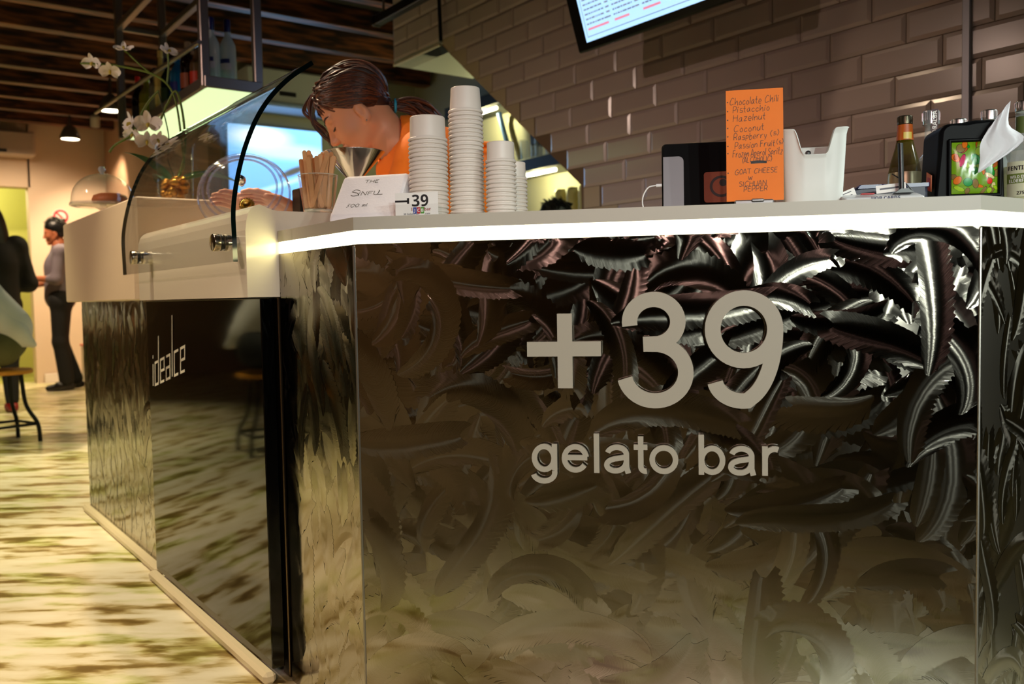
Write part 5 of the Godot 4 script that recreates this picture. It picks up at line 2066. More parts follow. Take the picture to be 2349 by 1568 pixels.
func orchid() -> void:
	var o := thing("orchid", "white orchid with arching flower stems and green leaves in the gold pebble vase", "orchid", Vector3(0.842, 1.20, -2.93))
	var off := -o.position
	var green := mat(Color(0.36, 0.45, 0.10), 0.5)
	var dark := mat(Color(0.20, 0.22, 0.07), 0.6)
	for s in [
		[[Vector3(0.842, 1.24, -2.93), Vector3(0.90, 1.30, -3.03), Vector3(0.917, 1.388, -3.098), Vector3(0.908, 1.523, -3.113), Vector3(0.888, 1.59, -3.133), Vector3(0.842, 1.631, -3.17), Vector3(0.759, 1.657, -3.233), Vector3(0.706, 1.666, -3.273), Vector3(0.652, 1.67, -3.314)], 0.0036, green],
		[[Vector3(0.842, 1.631, -3.17), Vector3(0.816, 1.659, -3.191), Vector3(0.785, 1.70, -3.22), Vector3(0.775, 1.71, -3.226)], 0.003, green],
		[[Vector3(0.885, 1.595, -3.135), Vector3(0.893, 1.65, -3.137), Vector3(0.893, 1.70, -3.137)], 0.003, green],
		[[Vector3(0.85, 1.24, -2.94), Vector3(0.92, 1.36, -3.08), Vector3(0.925, 1.48, -3.10), Vector3(0.91, 1.567, -3.115), Vector3(0.885, 1.53, -3.13), Vector3(0.865, 1.479, -3.143), Vector3(0.845, 1.435, -3.155)], 0.0042, green],
		[[Vector3(0.86, 1.57, -3.15), Vector3(0.831, 1.532, -3.171), Vector3(0.80, 1.47, -3.19), Vector3(0.778, 1.421, -3.204), Vector3(0.735, 1.39, -3.236), Vector3(0.717, 1.365, -3.247)], 0.0042, green],
		[[Vector3(0.845, 1.24, -2.93), Vector3(0.87, 1.33, -3.10), Vector3(0.88, 1.42, -3.12), Vector3(0.86, 1.57, -3.15)], 0.0022, dark],
	]:
		var pts := []
		for p in s[0]:
			pts.push_back(p + off)
		var g := Geo.new()
		var sp := smooth3(pts, 8)
		g.tube(sp, s[1], 7)
		for i in range(6, sp.size(), 9):
			g.lathe([[0.0, -0.003], [s[1] * 1.5, 0.0], [0.0, 0.004]], 6, Transform3D(Basis.IDENTITY, sp[i]))
		part(o, "stem", g, s[2])
	for l in [[Vector3(0.84, 1.23, -2.94), Vector3(0.80, 1.335, -3.10), Vector3(0.755, 1.36, -3.2), 0.028], [Vector3(0.86, 1.23, -2.95), Vector3(0.94, 1.30, -3.0), Vector3(1.03, 1.28, -3.02), 0.03], [Vector3(0.85, 1.23, -2.90), Vector3(0.92, 1.27, -2.86), Vector3(1.02, 1.235, -2.85), 0.028], [Vector3(0.83, 1.23, -2.95), Vector3(0.84, 1.30, -3.1), Vector3(0.87, 1.27, -3.25), 0.026]]:
		var g := Geo.new()
		var rows := []
		for i in 9:
			var t := i / 8.0
			var c: Vector3 = (l[0] as Vector3).lerp(l[1], t).lerp((l[1] as Vector3).lerp(l[2], t), t) + off
			var d: Vector3 = ((l[1] as Vector3) - l[0]).lerp((l[2] as Vector3) - l[1], t).normalized()
			var sd := d.cross(Vector3.UP).normalized()
			var w: float = l[3] * pow(sin(PI * clampf(0.08 + t * 0.91, 0, 1)), 0.7)
			var row := []
			for j in 5:
				var x := j / 2.0 - 1.0
				row.push_back(c + sd * w * x + sd.cross(d) * w * 0.3 * x * x)
			rows.push_back(row)
		g.grid(rows)
		part(o, "leaf", g, mat(Color(0.13, 0.30, 0.07), 0.35))
	var pet := mat(Color(0.95, 0.93, 0.92), 0.6)
	pet.backlight_enabled = true
	pet.backlight = Color(0.6, 0.58, 0.55)
	var ylw := mat(Color(0.75, 0.68, 0.25), 0.6)
	# flowers: place, facing, size
	for f in [
		[Vector3(0.685, 1.672, -3.29), Vector3(-0.6, -0.3, 0.6), 0.030], [Vector3(0.732, 1.644, -3.253), Vector3(-0.3, -0.5, 0.8), 0.031], [Vector3(0.773, 1.715, -3.226), Vector3(-0.2, 0.6, 0.5), 0.029], [Vector3(0.893, 1.705, -3.137), Vector3(0.3, 0.5, 0.8), 0.030],
		[Vector3(0.782, 1.462, -3.203), Vector3(-0.9, 0.1, 0.1), 0.036], [Vector3(0.828, 1.457, -3.165), Vector3(-0.4, 0.1, 0.9), 0.042], [Vector3(0.822, 1.402, -3.17), Vector3(-0.3, -0.4, 0.9), 0.034], [Vector3(0.85, 1.405, -3.148), Vector3(0.3, -0.3, 0.9), 0.030], [Vector3(0.785, 1.425, -3.20), Vector3(-0.8, -0.3, 0.6), 0.028],
	]:
		var fr := Transform3D(Basis.looking_at(-(f[1] as Vector3).normalized(), Vector3.UP), f[0] + off)
		var g := Geo.new()
		var s: float = f[2]
		for q in [[0.0, 1.15, 0.85], [180.0, 1.15, 0.85], [90.0, 1.05, 0.42], [215.0, 1.0, 0.4], [325.0, 1.0, 0.4]]:
			var a := deg_to_rad(q[0] + rng.randf_range(-8, 8))
			var ax := Vector3(cos(a), sin(a), 0)
			var sd := Vector3(-sin(a), cos(a), 0)
			var rows := []
			var fold := rng.randf_range(0.1, 0.35)
			for i in 7:
				var t := i / 6.0
				var w: float = s * q[2] * 0.72 * pow(sin(PI * clampf(0.05 + t * 0.93, 0, 1)), 0.6)
				var row := []
				for j in 5:
					var x := j / 2.0 - 1.0
					row.push_back(fr * (ax * s * q[1] * t + sd * w * x + Vector3(0, 0, s * (fold * t * t + 0.16 * x * x * t + 0.05))))
				rows.push_back(row)
			g.grid(rows)
		var fl := part(o, "flower", g, pet)
		g = Geo.new()
		g.tube([fr * Vector3(0, 0, s * 0.1), fr * Vector3(0, -s * 0.12, s * 0.34), fr * Vector3(0, -s * 0.35, s * 0.4)], [s * 0.13, s * 0.15, s * 0.07], 8)
		part(fl, "lip", g, ylw)


func clear_lid() -> void:
	var n := Vector3(-0.42, 0.42, 0.80).normalized()
	var x := n.cross(Vector3.UP).normalized() * -1.0
	var b := Basis(x, n, x.cross(n))
	var o := thing("transparent_cloche", "round transparent lid with stepped rings and a chrome knob inside the display", "lid", Vector3(0.80, 1.125, -2.2))
	var fr := Transform3D(b, Vector3.ZERO)
	var g := Geo.new()
	g.lathe([[0.113, -0.02], [0.114, 0.0], [0.108, 0.012], [0.098, 0.018], [0.094, 0.012], [0.088, 0.010], [0.084, 0.022], [0.074, 0.030], [0.05, 0.034], [0.0, 0.036]], 56, fr)
	part(o, "dome", g, glass(Color(0.80, 0.84, 0.98), 0.10))
	for q in [[0.113, -0.01, 0.003], [0.097, 0.017, 0.0028], [0.084, 0.02, 0.003]]:
		g = Geo.new()
		var ring := []
		for i in 65:
			var a := TAU * i / 64
			ring.push_back(fr * Vector3(q[0] * cos(a), q[1], q[0] * sin(a)))
		g.tube(ring, q[2], 8, false)
		part(o, "ring", g, glass(Color(0.62, 0.58, 0.70), 0.35))
	g = Geo.new()
	g.lathe([[0.006, 0.034], [0.006, 0.042], [0.012, 0.048], [0.0135, 0.056], [0.010, 0.064], [0.0, 0.067]], 24, fr)
	part(o, "knob", g, M.chrome, "chrome knob")
	o = thing("brass_valve", "small knurled brass nut just below the chrome knob of the lid", "valve", Vector3(0.782, 1.082, -2.13))
	g = Geo.new()
	g.lathe([[0.0, 0.0], [0.017, 0.0], [0.017, 0.008], [0.012, 0.012], [0.012, 0.006], [0.0, 0.006]], 24, fr)
	for i in 16:
		var a := TAU * i / 16
		g.box(fr * Vector3(cos(a) * 0.017, 0.005, sin(a) * 0.017), Vector3(0.003, 0.009, 0.003), 0.0, b)
	part(o, "nut", g, mat(Color(0.72, 0.58, 0.28), 0.3, 1.0))
	g = Geo.new()
	g.tube([Vector3(0, 0, 0), Vector3(0.0, -0.132, -0.02)], 0.008, 10)
	part(o, "stem", g, mat(Color(0.5, 0.42, 0.25), 0.3, 1.0))


func steel_tub() -> void:
	var o := thing("steel_tub", "round steel gelato tub in the display under the clear lid", "tub", Vector3(0.875, 0.9505, -2.24))
	var g := Geo.new()
	g.lathe([[0.0, 0.0], [0.098, 0.0], [0.1, 0.004], [0.1, 0.068], [0.104, 0.071], [0.1, 0.073], [0.096, 0.07], [0.096, 0.006], [0.0, 0.005]], 40)
	part(o, "body", g, M.chrome)


func sticks() -> void:
	var at := Vector3(0.868, 1.0475, -1.905)
	var o := thing("stick_glass", "clear tumbler holding flat wooden gelato sticks", "tumbler", at)
	var g := Geo.new()
	g.lathe([[0.0, 0.0], [0.032, 0.0], [0.034, 0.003], [0.0455, 0.087], [0.0445, 0.088], [0.0435, 0.087], [0.0325, 0.012], [0.0, 0.011]], 40)
	part(o, "body", g, M.pane)
	g = Geo.new()
	var rim := []
	for i in 41:
		rim.push_back(Vector3(0.0446 * cos(TAU * i / 40), 0.0875, 0.0446 * sin(TAU * i / 40)))
	g.tube(rim, 0.0011, 6, false)
	g.lathe([[0.0, 0.001], [0.032, 0.001], [0.0335, 0.004], [0.0335, 0.009], [0.0, 0.01]], 32)
	part(o, "thick_base", g, glass(Color(0.9, 0.95, 0.92), 0.3, 0.08))
	var sg := Geo.new()
	var pl := rounded(0.0105, 0.125, 0.005, 4)
	sg.prism(pl, 0.0017, Transform3D(Basis.IDENTITY, Vector3(0, 0, -0.0008)))
	var m := sg.mesh()
	var tones := [mat(Color(0.80, 0.60, 0.40), 0.7), mat(Color(0.85, 0.66, 0.46), 0.7), mat(Color(0.74, 0.54, 0.35), 0.7)]
	for i in 30:
		var a := rng.randf() * TAU
		var r := rng.randf_range(0.006, 0.027)
		var t := rng.randf_range(0.01, 0.24)
		var foot := Vector3(cos(a) * r, 0.012, sin(a) * r)
		var lean := Vector3(cos(a + rng.randf_range(-0.7, 0.7)) * t, 1, sin(a + rng.randf_range(-0.7, 0.7)) * t)
		if i == 0:
			foot = Vector3(-0.026, 0.012, 0.020)
			lean = Vector3(0.27, 1, 0.18)
		elif i == 1:
			foot = Vector3(0.0, 0.012, 0.024)
			lean = Vector3(-0.26, 1, -0.14)
		lean = lean.normalized()
		var z := (Vector3(-0.5, 0, 0.86).rotated(Vector3.UP, rng.randf_range(-0.5, 0.5))).slide(lean).normalized()
		var s := thing("wooden_stick", "flat wooden gelato stick standing in the clear tumbler", "stick", at, 0.0, "wooden sticks in the tumbler")
		part(s, "blade", m, tones[i % 3])
		s.transform = Transform3D(Basis(lean.cross(z), lean, z) * Basis.from_scale(Vector3(1, rng.randf_range(0.9, 1.05), 1)), at + foot)


# ---------------------------------------------------------------- people
func hand(b: Blob, wrist: Vector3, d: Vector3, palm: Vector3, s := 1.0, curl := 0.35) -> void:
	# d: where the fingers point, palm: the way the palm faces
	d = d.normalized()
	var side := d.cross(palm).normalized()
	palm = side.cross(d).normalized()
	var bs := Basis(side, d, palm)
	b.ell(wrist + d * 0.048 * s, Vector3(0.040, 0.052, 0.016) * s, bs, 0.012)
	var lens := [0.066, 0.076, 0.071, 0.055]
	for i in 4:
		var p := wrist + (d * 0.085 + side * (0.027 - 0.018 * i)) * s
		var dir := (d + side * (0.09 - 0.06 * i)).normalized()
		var r := 0.0085 * s
		for k in 3:
			dir = (dir + palm * curl).normalized()
			var q: Vector3 = p + dir * lens[i] * s * [0.45, 0.32, 0.25][k]
			b.cap(p, q, r, r * 0.92, 0.005)
			p = q
			r *= 0.92
	var t0 := wrist + (d * 0.025 + side * 0.03) * s
	var t1 := t0 + (d * 0.022 + side * 0.025 + palm * 0.012) * s
	var t2 := t1 + (d * 0.03 + side * 0.008 + palm * 0.012) * s
	b.cap(t0, t1, 0.012 * s, 0.0105 * s, 0.008)
	b.cap(t1, t2, 0.0105 * s, 0.0085 * s, 0.005)


# fwd, up and side of a head whose skull is centred on c
func head(b: Blob, c: Vector3, f: Vector3, u: Vector3, s := 1.0) -> void:
	var w := f.cross(u).normalized()
	var bs := Basis(f, u, w)
	var P := func(x: float, y: float, z: float) -> Vector3: return c + (f * x + u * y + w * z) * s
	b.ell(P.call(0.004, 0.004, 0), Vector3(0.093, 0.083, 0.073) * s, bs, 0.02)
	b.ell(P.call(0.046, -0.052, 0), Vector3(0.060, 0.078, 0.060) * s, bs, 0.03)
	for z in [-1.0, 1.0]:
		b.cap(P.call(0.012, -0.085, 0.050 * z), P.call(0.076, -0.124, 0.014 * z), 0.017 * s, 0.014 * s, 0.025)
		b.ell(P.call(0.072, -0.060, 0.034 * z), Vector3(0.024, 0.026, 0.022) * s, bs, 0.02)
		b.ell(P.call(0.090, -0.012, 0.028 * z), Vector3(0.012, 0.007, 0.022) * s, bs, 0.012)
	b.ell(P.call(0.090, -0.126, 0), Vector3(0.016, 0.015, 0.020) * s, bs, 0.018)
	for z in [-1.0, 1.0]:
		b.ell(P.call(0.106, -0.034, 0.031 * z), Vector3(0.013, 0.012, 0.017) * s, bs, 0.010, -1)
		b.ell(P.call(0.0865, -0.035, 0.031 * z), Vector3(0.0135, 0.0115, 0.0145) * s, bs, 0.004)
	b.cap(P.call(0.100, -0.028, 0), P.call(0.120, -0.062, 0), 0.007 * s, 0.0085 * s, 0.012)
	for z in [-1.0, 1.0]:
		b.ell(P.call(0.111, -0.066, 0.011 * z), Vector3(0.011, 0.007, 0.008) * s, bs, 0.006)
		# ear
		b.ell(P.call(0.010, -0.052, 0.071 * z), Vector3(0.016, 0.029, 0.008) * s, bs.rotated(w, -0.15), 0.006)
		b.ell(P.call(0.014, -0.050, 0.080 * z), Vector3(0.009, 0.018, 0.007) * s, bs.rotated(w, -0.15), 0.004, -1)
		b.ell(P.call(0.017, -0.079, 0.069 * z), Vector3(0.008, 0.009, 0.006) * s, bs, 0.006)
	b.ell(P.call(0.103, -0.0905, 0), Vector3(0.010, 0.0065, 0.020) * s, bs, 0.006)
	b.ell(P.call(0.1005, -0.1005, 0), Vector3(0.010, 0.0065, 0.017) * s, bs, 0.006)
	b.ell(P.call(0.114, -0.0955, 0), Vector3(0.006, 0.0016, 0.022) * s, bs, 0.003, -1)


# a clothed figure from its joints; J holds points in the figure's own axes (z forward, y up)
func figure(o: Node3D, J: Dictionary, S: Dictionary) -> void:
	var skin: Material = S.get("skin", M.skin)
	var b := Blob.new()
	b.cap(J.neck, J.head + Vector3(0, -0.05, 0), 0.055, 0.052, 0.03)
	b.cap(J.pelvis, J.chest, 0.115, 0.12, 0.05)
	b.cap(J.chest, J.neck, 0.11, 0.06, 0.05)
	for s in ["a", "b"]:
		b.cap(J.chest + (J["shoulder_" + s] - J.chest) * 0.3, J["shoulder_" + s], 0.07, 0.05, 0.04)
		b.cap(J["shoulder_" + s], J["elbow_" + s], 0.046, 0.037, 0.02)
		b.cap(J["elbow_" + s], J["wrist_" + s], 0.037, 0.026, 0.02)
		b.cap(J.pelvis, J["hip_" + s], 0.1, 0.09, 0.04)
		b.cap(J["hip_" + s], J["knee_" + s], 0.08, 0.052, 0.03)
		b.cap(J["knee_" + s], J["ankle_" + s], 0.05, 0.036, 0.03)
		b.cap(J["ankle_" + s], (J["ankle_" + s] as Vector3).lerp(J["toe_" + s], 0.6), 0.034, 0.022, 0.02)
	var g := Geo.new()
	b.geo(0.014, g)
	b = Blob.new()
	head(b, J.head, J.face, J.crown, 1.0)
	b.geo(0.006, g)
	for s in ["a", "b"]:
		b = Blob.new()
		var w: Vector3 = J["wrist_" + s]
		hand(b, w, J.get("fingers_" + s, w - J["elbow_" + s]), J.get("palm_" + s, Vector3(0, -1, 0.2)))
		b.geo(0.005, g)
	part(o, "body", g, skin)
	# top
	b = Blob.new()
	var k: float = S.get("bulk", 1.0)
	b.cap(J.pelvis + Vector3(0, S.get("hem", -0.02), 0), J.chest, 0.145 * k, 0.142 * k, 0.06)
	b.cap(J.chest, J.neck + (J.chest - J.neck) * 0.3, 0.13 * k, 0.085, 0.05)
	var frac: float = S.get("sleeve", 1.0)
	for s in ["a", "b"]:
		b.cap(J.chest + (J["shoulder_" + s] - J.chest) * 0.3, J["shoulder_" + s], 0.09 * k, 0.068 * k, 0.05)
		b.cap(J["shoulder_" + s], J["elbow_" + s], 0.062 * k, 0.054 * k, 0.03)
		var e: Vector3 = J["elbow_" + s]
		b.cap(e, e.lerp(J["wrist_" + s], frac), 0.053 * k, 0.044 * k, 0.03)
	g = Geo.new()
	b.geo(0.013, g)
	part(o, S.get("top_name", "shirt"), g, S.top)
	g = Geo.new()
	var ring := []
	for i in 25:
		var a := TAU * i / 24
		ring.push_back(J.neck + Vector3(cos(a) * 0.066, 0.0 + 0.015 * sin(a) * -1.0, sin(a) * 0.062))
	g.tube(ring, 0.016, 8, false)
	part(o, "collar", g, S.top)
	# trousers
	b = Blob.new()
	for s in ["a", "b"]:
		b.cap(J.pelvis, J["hip_" + s], 0.122, 0.11, 0.05)
		b.cap(J["hip_" + s], J["knee_" + s], 0.100, 0.073, 0.035)
		b.cap(J["knee_" + s], J["ankle_" + s] + Vector3(0, 0.02, 0), 0.072, 0.062 * S.get("cuff", 1.0), 0.03)
	g = Geo.new()
	b.geo(0.013, g)
	part(o, "trousers", g, S.legs)
	for s in ["a", "b"]:
		b = Blob.new()
		var an: Vector3 = J["ankle_" + s]
		var to: Vector3 = J["toe_" + s]
		var d := to - an
		d.y = 0
		d = d.normalized()
		b.cap(an + Vector3(0, -0.042, 0) - d * 0.045, an + Vector3(0, -0.045, 0) + d * 0.06, 0.036, 0.040, 0.02)
		b.cap(an + Vector3(0, -0.045, 0) + d * 0.06, an + Vector3(0, -0.054, 0) + d * 0.16, 0.044, 0.030, 0.02)
		b.cap(an + Vector3(0, -0.02, 0), an + Vector3(0, -0.03, 0) + d * 0.06, 0.040, 0.042, 0.02)
		g = Geo.new()
		b.geo(0.009, g)
		part(o, "shoe", g, S.shoes)
	# hair
	b = Blob.new()
	var f: Vector3 = J.face
	var u: Vector3 = J.crown
	var w := f.cross(u).normalized()
	var bs := Basis(f, u, w)
	b.ell(J.head - f * 0.008 + u * 0.016, Vector3(0.105, 0.090, 0.083), bs, 0.02)
	b.ell(J.head - f * 0.035 - u * 0.03, Vector3(0.075, 0.075, 0.080), bs, 0.02)
	if S.hair == "long":
		b.ell(J.head - f * 0.055 - u * 0.16, Vector3(0.07, 0.20, 0.115), bs, 0.05)
		b.ell(J.head - f * 0.08 - u * 0.34, Vector3(0.06, 0.16, 0.13), bs, 0.05)
	b.ell(J.head + f * 0.105 - u * 0.065, Vector3(0.075, 0.085, 0.068), bs, 0.015, -1)
	b.ell(J.head + f * 0.02 - u * 0.09, Vector3(0.035, 0.06, 0.13), bs, 0.015, -1)
	if S.hair == "short":
		b.ell(J.head - f * 0.05 - u * 0.145, Vector3(0.12, 0.06, 0.12), bs, 0.01, -1)
		for i in 7:
			b.cap(J.head + u * 0.07 + f * (0.06 - 0.02 * i), J.head + u * (0.106 - 0.006 * absf(i - 2)) + f * (0.05 - 0.026 * i), 0.018, 0.008, 0.015)
	g = Geo.new()
	b.geo(0.008, g)
	if S.hair == "short":
		for i in 170:
			var dv := Vector3(rng.randf_range(-0.75, 0.75), rng.randf_range(0.25, 1.0), rng.randf_range(-1, 1)).normalized()
			var q: Vector3 = J.head - f * 0.008 + u * 0.014 + (f * dv.x * 0.098 + u * dv.y * 0.084 + w * dv.z * 0.078)
			var o2 := (f * (0.25 - dv.x * 0.3) + u * 0.8 + w * dv.z * 0.5 + f * rng.randf_range(-0.5, 0.5)).normalized()
			var ln := rng.randf_range(0.014, 0.034) * (0.6 + 0.6 * maxf(dv.y, 0.0))
			g.tube([q, q + o2 * ln * 0.6, q + o2 * ln + f * ln * 0.3], [0.006, 0.004, 0.001], 5, false)
	part(o, "hair", g, S.get("hair_mat", M.black_hair))


func standing() -> Dictionary:
	return {
		"head": Vector3(0, 1.585, 0.02), "face": Vector3(0, 0, 1), "crown": Vector3(0, 1, 0), "neck": Vector3(0, 1.42, -0.01), "chest": Vector3(0, 1.22, -0.01), "pelvis": Vector3(0, 0.94, 0),
		"shoulder_a": Vector3(0.17, 1.36, -0.015), "shoulder_b": Vector3(-0.17, 1.36, -0.015), "elbow_a": Vector3(0.22, 1.08, -0.02), "elbow_b": Vector3(-0.22, 1.08, -0.02),
		"wrist_a": Vector3(0.22, 0.86, 0.06), "wrist_b": Vector3(-0.22, 0.86, 0.06), "hip_a": Vector3(0.085, 0.88, 0), "hip_b": Vector3(-0.085, 0.88, 0),
		"knee_a": Vector3(0.09, 0.48, 0.02), "knee_b": Vector3(-0.09, 0.48, 0.02), "ankle_a": Vector3(0.09, 0.085, -0.02), "ankle_b": Vector3(-0.09, 0.085, -0.02),
		"toe_a": Vector3(0.10, 0.03, 0.14), "toe_b": Vector3(-0.10, 0.03, 0.14),
	}


func seated() -> Dictionary:
	return {
		"head": Vector3(0, 1.22, 0.40), "face": Vector3(0, -0.35, 0.94), "crown": Vector3(0, 0.94, 0.35), "neck": Vector3(0, 1.07, 0.27), "chest": Vector3(0, 0.92, 0.15), "pelvis": Vector3(0, 0.635, -0.02),
		"shoulder_a": Vector3(0.18, 1.03, 0.22), "shoulder_b": Vector3(-0.18, 1.03, 0.22), "elbow_a": Vector3(0.24, 0.76, 0.38), "elbow_b": Vector3(-0.24, 0.76, 0.38),
		"wrist_a": Vector3(0.12, 0.74, 0.60), "wrist_b": Vector3(-0.12, 0.74, 0.60), "hip_a": Vector3(0.09, 0.59, 0.0), "hip_b": Vector3(-0.09, 0.59, 0.0),
		"knee_a": Vector3(0.13, 0.55, 0.40), "knee_b": Vector3(-0.13, 0.55, 0.40), "ankle_a": Vector3(0.12, 0.10, 0.36), "ankle_b": Vector3(-0.12, 0.10, 0.36),
		"toe_a": Vector3(0.13, 0.05, 0.52), "toe_b": Vector3(-0.13, 0.05, 0.52),
	}


func stool_mesh(o: Node3D) -> void:
	var wood := mat(Color(0.80, 0.52, 0.10), 0.5)
	var iron := mat(Color(0.04, 0.045, 0.04), 0.4, 0.3)
	var g := Geo.new()
	g.lathe([[0.0, 0.425], [0.165, 0.425], [0.172, 0.432], [0.172, 0.448], [0.165, 0.454], [0.0, 0.45]], 36)
	part(o, "seat", g, wood)
	for i in 4:
		var a := TAU * (i + 0.5) / 4.0
		var d := Vector3(cos(a), 0, sin(a))
		g = Geo.new()
		g.tube(smooth3([d * 0.11 + Vector3(0, 0.425, 0), d * 0.125 + Vector3(0, 0.26, 0), d * 0.15 + Vector3(0, 0.19, 0), d * 0.195 + Vector3(0, 0.11, 0), d * 0.205 + Vector3(0, 0.0, 0)], 4), 0.013, 8)
		part(o, "leg", g, iron)
		var d2 := Vector3(-d.z, 0, d.x)
		g = Geo.new()
		g.tube([d * 0.195 + Vector3(0, 0.11, 0), d2 * 0.195 + Vector3(0, 0.11, 0)], 0.009, 6)
		part(o, "stretcher", g, iron)


func people() -> void:
	woman()
	# standing man in profile
	var o := thing("person", "man standing in profile in a grey shirt and black trousers, hands held before his waist", "person", Vector3(1.62, 0, -9.61), -1.738)
	var J := standing()
	J.elbow_a = Vector3(0.2, 1.09, 0.03)
	J.elbow_b = Vector3(-0.2, 1.09, 0.03)
	J.wrist_a = Vector3(0.07, 1.10, 0.26)
	J.wrist_b = Vector3(-0.07, 1.03, 0.25)
	J.fingers_a = Vector3(-0.5, 0.1, 0.8)
	J.fingers_b = Vector3(0.4, -0.2, 0.8)
	J.toe_a = Vector3(0.09, 0.03, 0.15)
	J.ankle_b = Vector3(-0.09, 0.085, -0.1)
	J.toe_b = Vector3(-0.09, 0.03, 0.06)
	J.face = Vector3(0, -0.2, 0.98)
	J.crown = Vector3(0, 0.98, 0.2)
	figure(o, J, {"top": mat(Color(0.45, 0.41, 0.45), 0.8), "legs": mat(Color(0.02, 0.02, 0.022), 0.8), "shoes": mat(Color(0.06, 0.035, 0.03), 0.4), "hair": "short", "sleeve": 0.25, "skin": mat(Color(0.66, 0.38, 0.24), 0.55), "cuff": 1.1})
	# woman seen from behind with long black hair
	o = thing("person", "person with long black hair, black jacket and red shoes, seen from behind", "person", Vector3(0.87, 0, -7.95), PI + 0.1)
	J = standing()
	for k in J:
		if not k in ["face", "crown"]:
			J[k] *= 0.965
	J.wrist_a = Vector3(0.10, 1.0, 0.22)
	J.wrist_b = Vector3(-0.10, 1.0, 0.22)
	J.elbow_a = Vector3(0.24, 1.02, -0.02)
	J.elbow_b = Vector3(-0.24, 1.02, -0.02)
	figure(o, J, {"top": mat(Color(0.02, 0.02, 0.02), 0.8), "top_name": "jacket", "legs": mat(Color(0.025, 0.028, 0.035), 0.8), "shoes": mat(Color(0.5, 0.04, 0.06), 0.4), "hair": "long", "bulk": 1.25, "hem": -0.16, "cuff": 0.8})
	# guests on stools
	o = thing("person", "person in a loose white shirt and olive trousers seated on a yellow wood stool", "person", Vector3(0.70, 0, -6.22), -1.676)
	J = seated()
	var S := {"top": mat(Color(0.86, 0.84, 0.84), 0.85), "legs": mat(Color(0.36, 0.34, 0.20), 0.85), "shoes": mat(Color(0.1, 0.08, 0.07), 0.5), "hair": "short", "bulk": 1.12, "hem": 0.07}
	figure(o, J, S)
	var g := Geo.new()
	var b := Blob.new()
	for x in [-1.0, 1.0]:
		b.cap(Vector3(0.05 * x, 0.86, 0.13), Vector3(0.08 * x, 0.68, -0.07), 0.135, 0.085, 0.08)
		b.cap(Vector3(0.09 * x, 0.68, -0.07), Vector3(0.11 * x, 0.605, -0.175), 0.06, 0.022, 0.06)
	b.geo(0.012, g)
	part(o, "shirt_tail", g, S.top)
	var st := thing("stool", "low stool with round yellow wood seat and black iron legs under the person in white", "stool", Vector3(0.70, 0, -6.22), 0.3)
	stool_mesh(st)
	var o2 := copy(o, "person", Vector3(-0.42, 0, -4.75), -0.6, "person in a white shirt mirrored in the black glass front")
	var st2 := copy(st, "stool", Vector3(-0.42, 0, -4.75), 0.1, "low round stool mirrored in the black glass front")
	(o2.get_node("trousers") as MeshInstance3D).material_override = mat(Color(0.02, 0.02, 0.022), 0.8)
	# someone bent over in the kitchen
	o = thing("person", "black-haired person in the kitchen of whom only the crown shows above the counter", "person", Vector3(3.36, -0.28, -4.03), -2.0)
	J = standing()
	figure(o, J, {"top": mat(Color(0.05, 0.05, 0.055), 0.8), "legs": mat(Color(0.03, 0.03, 0.03), 0.8), "shoes": M.black, "hair": "short"})


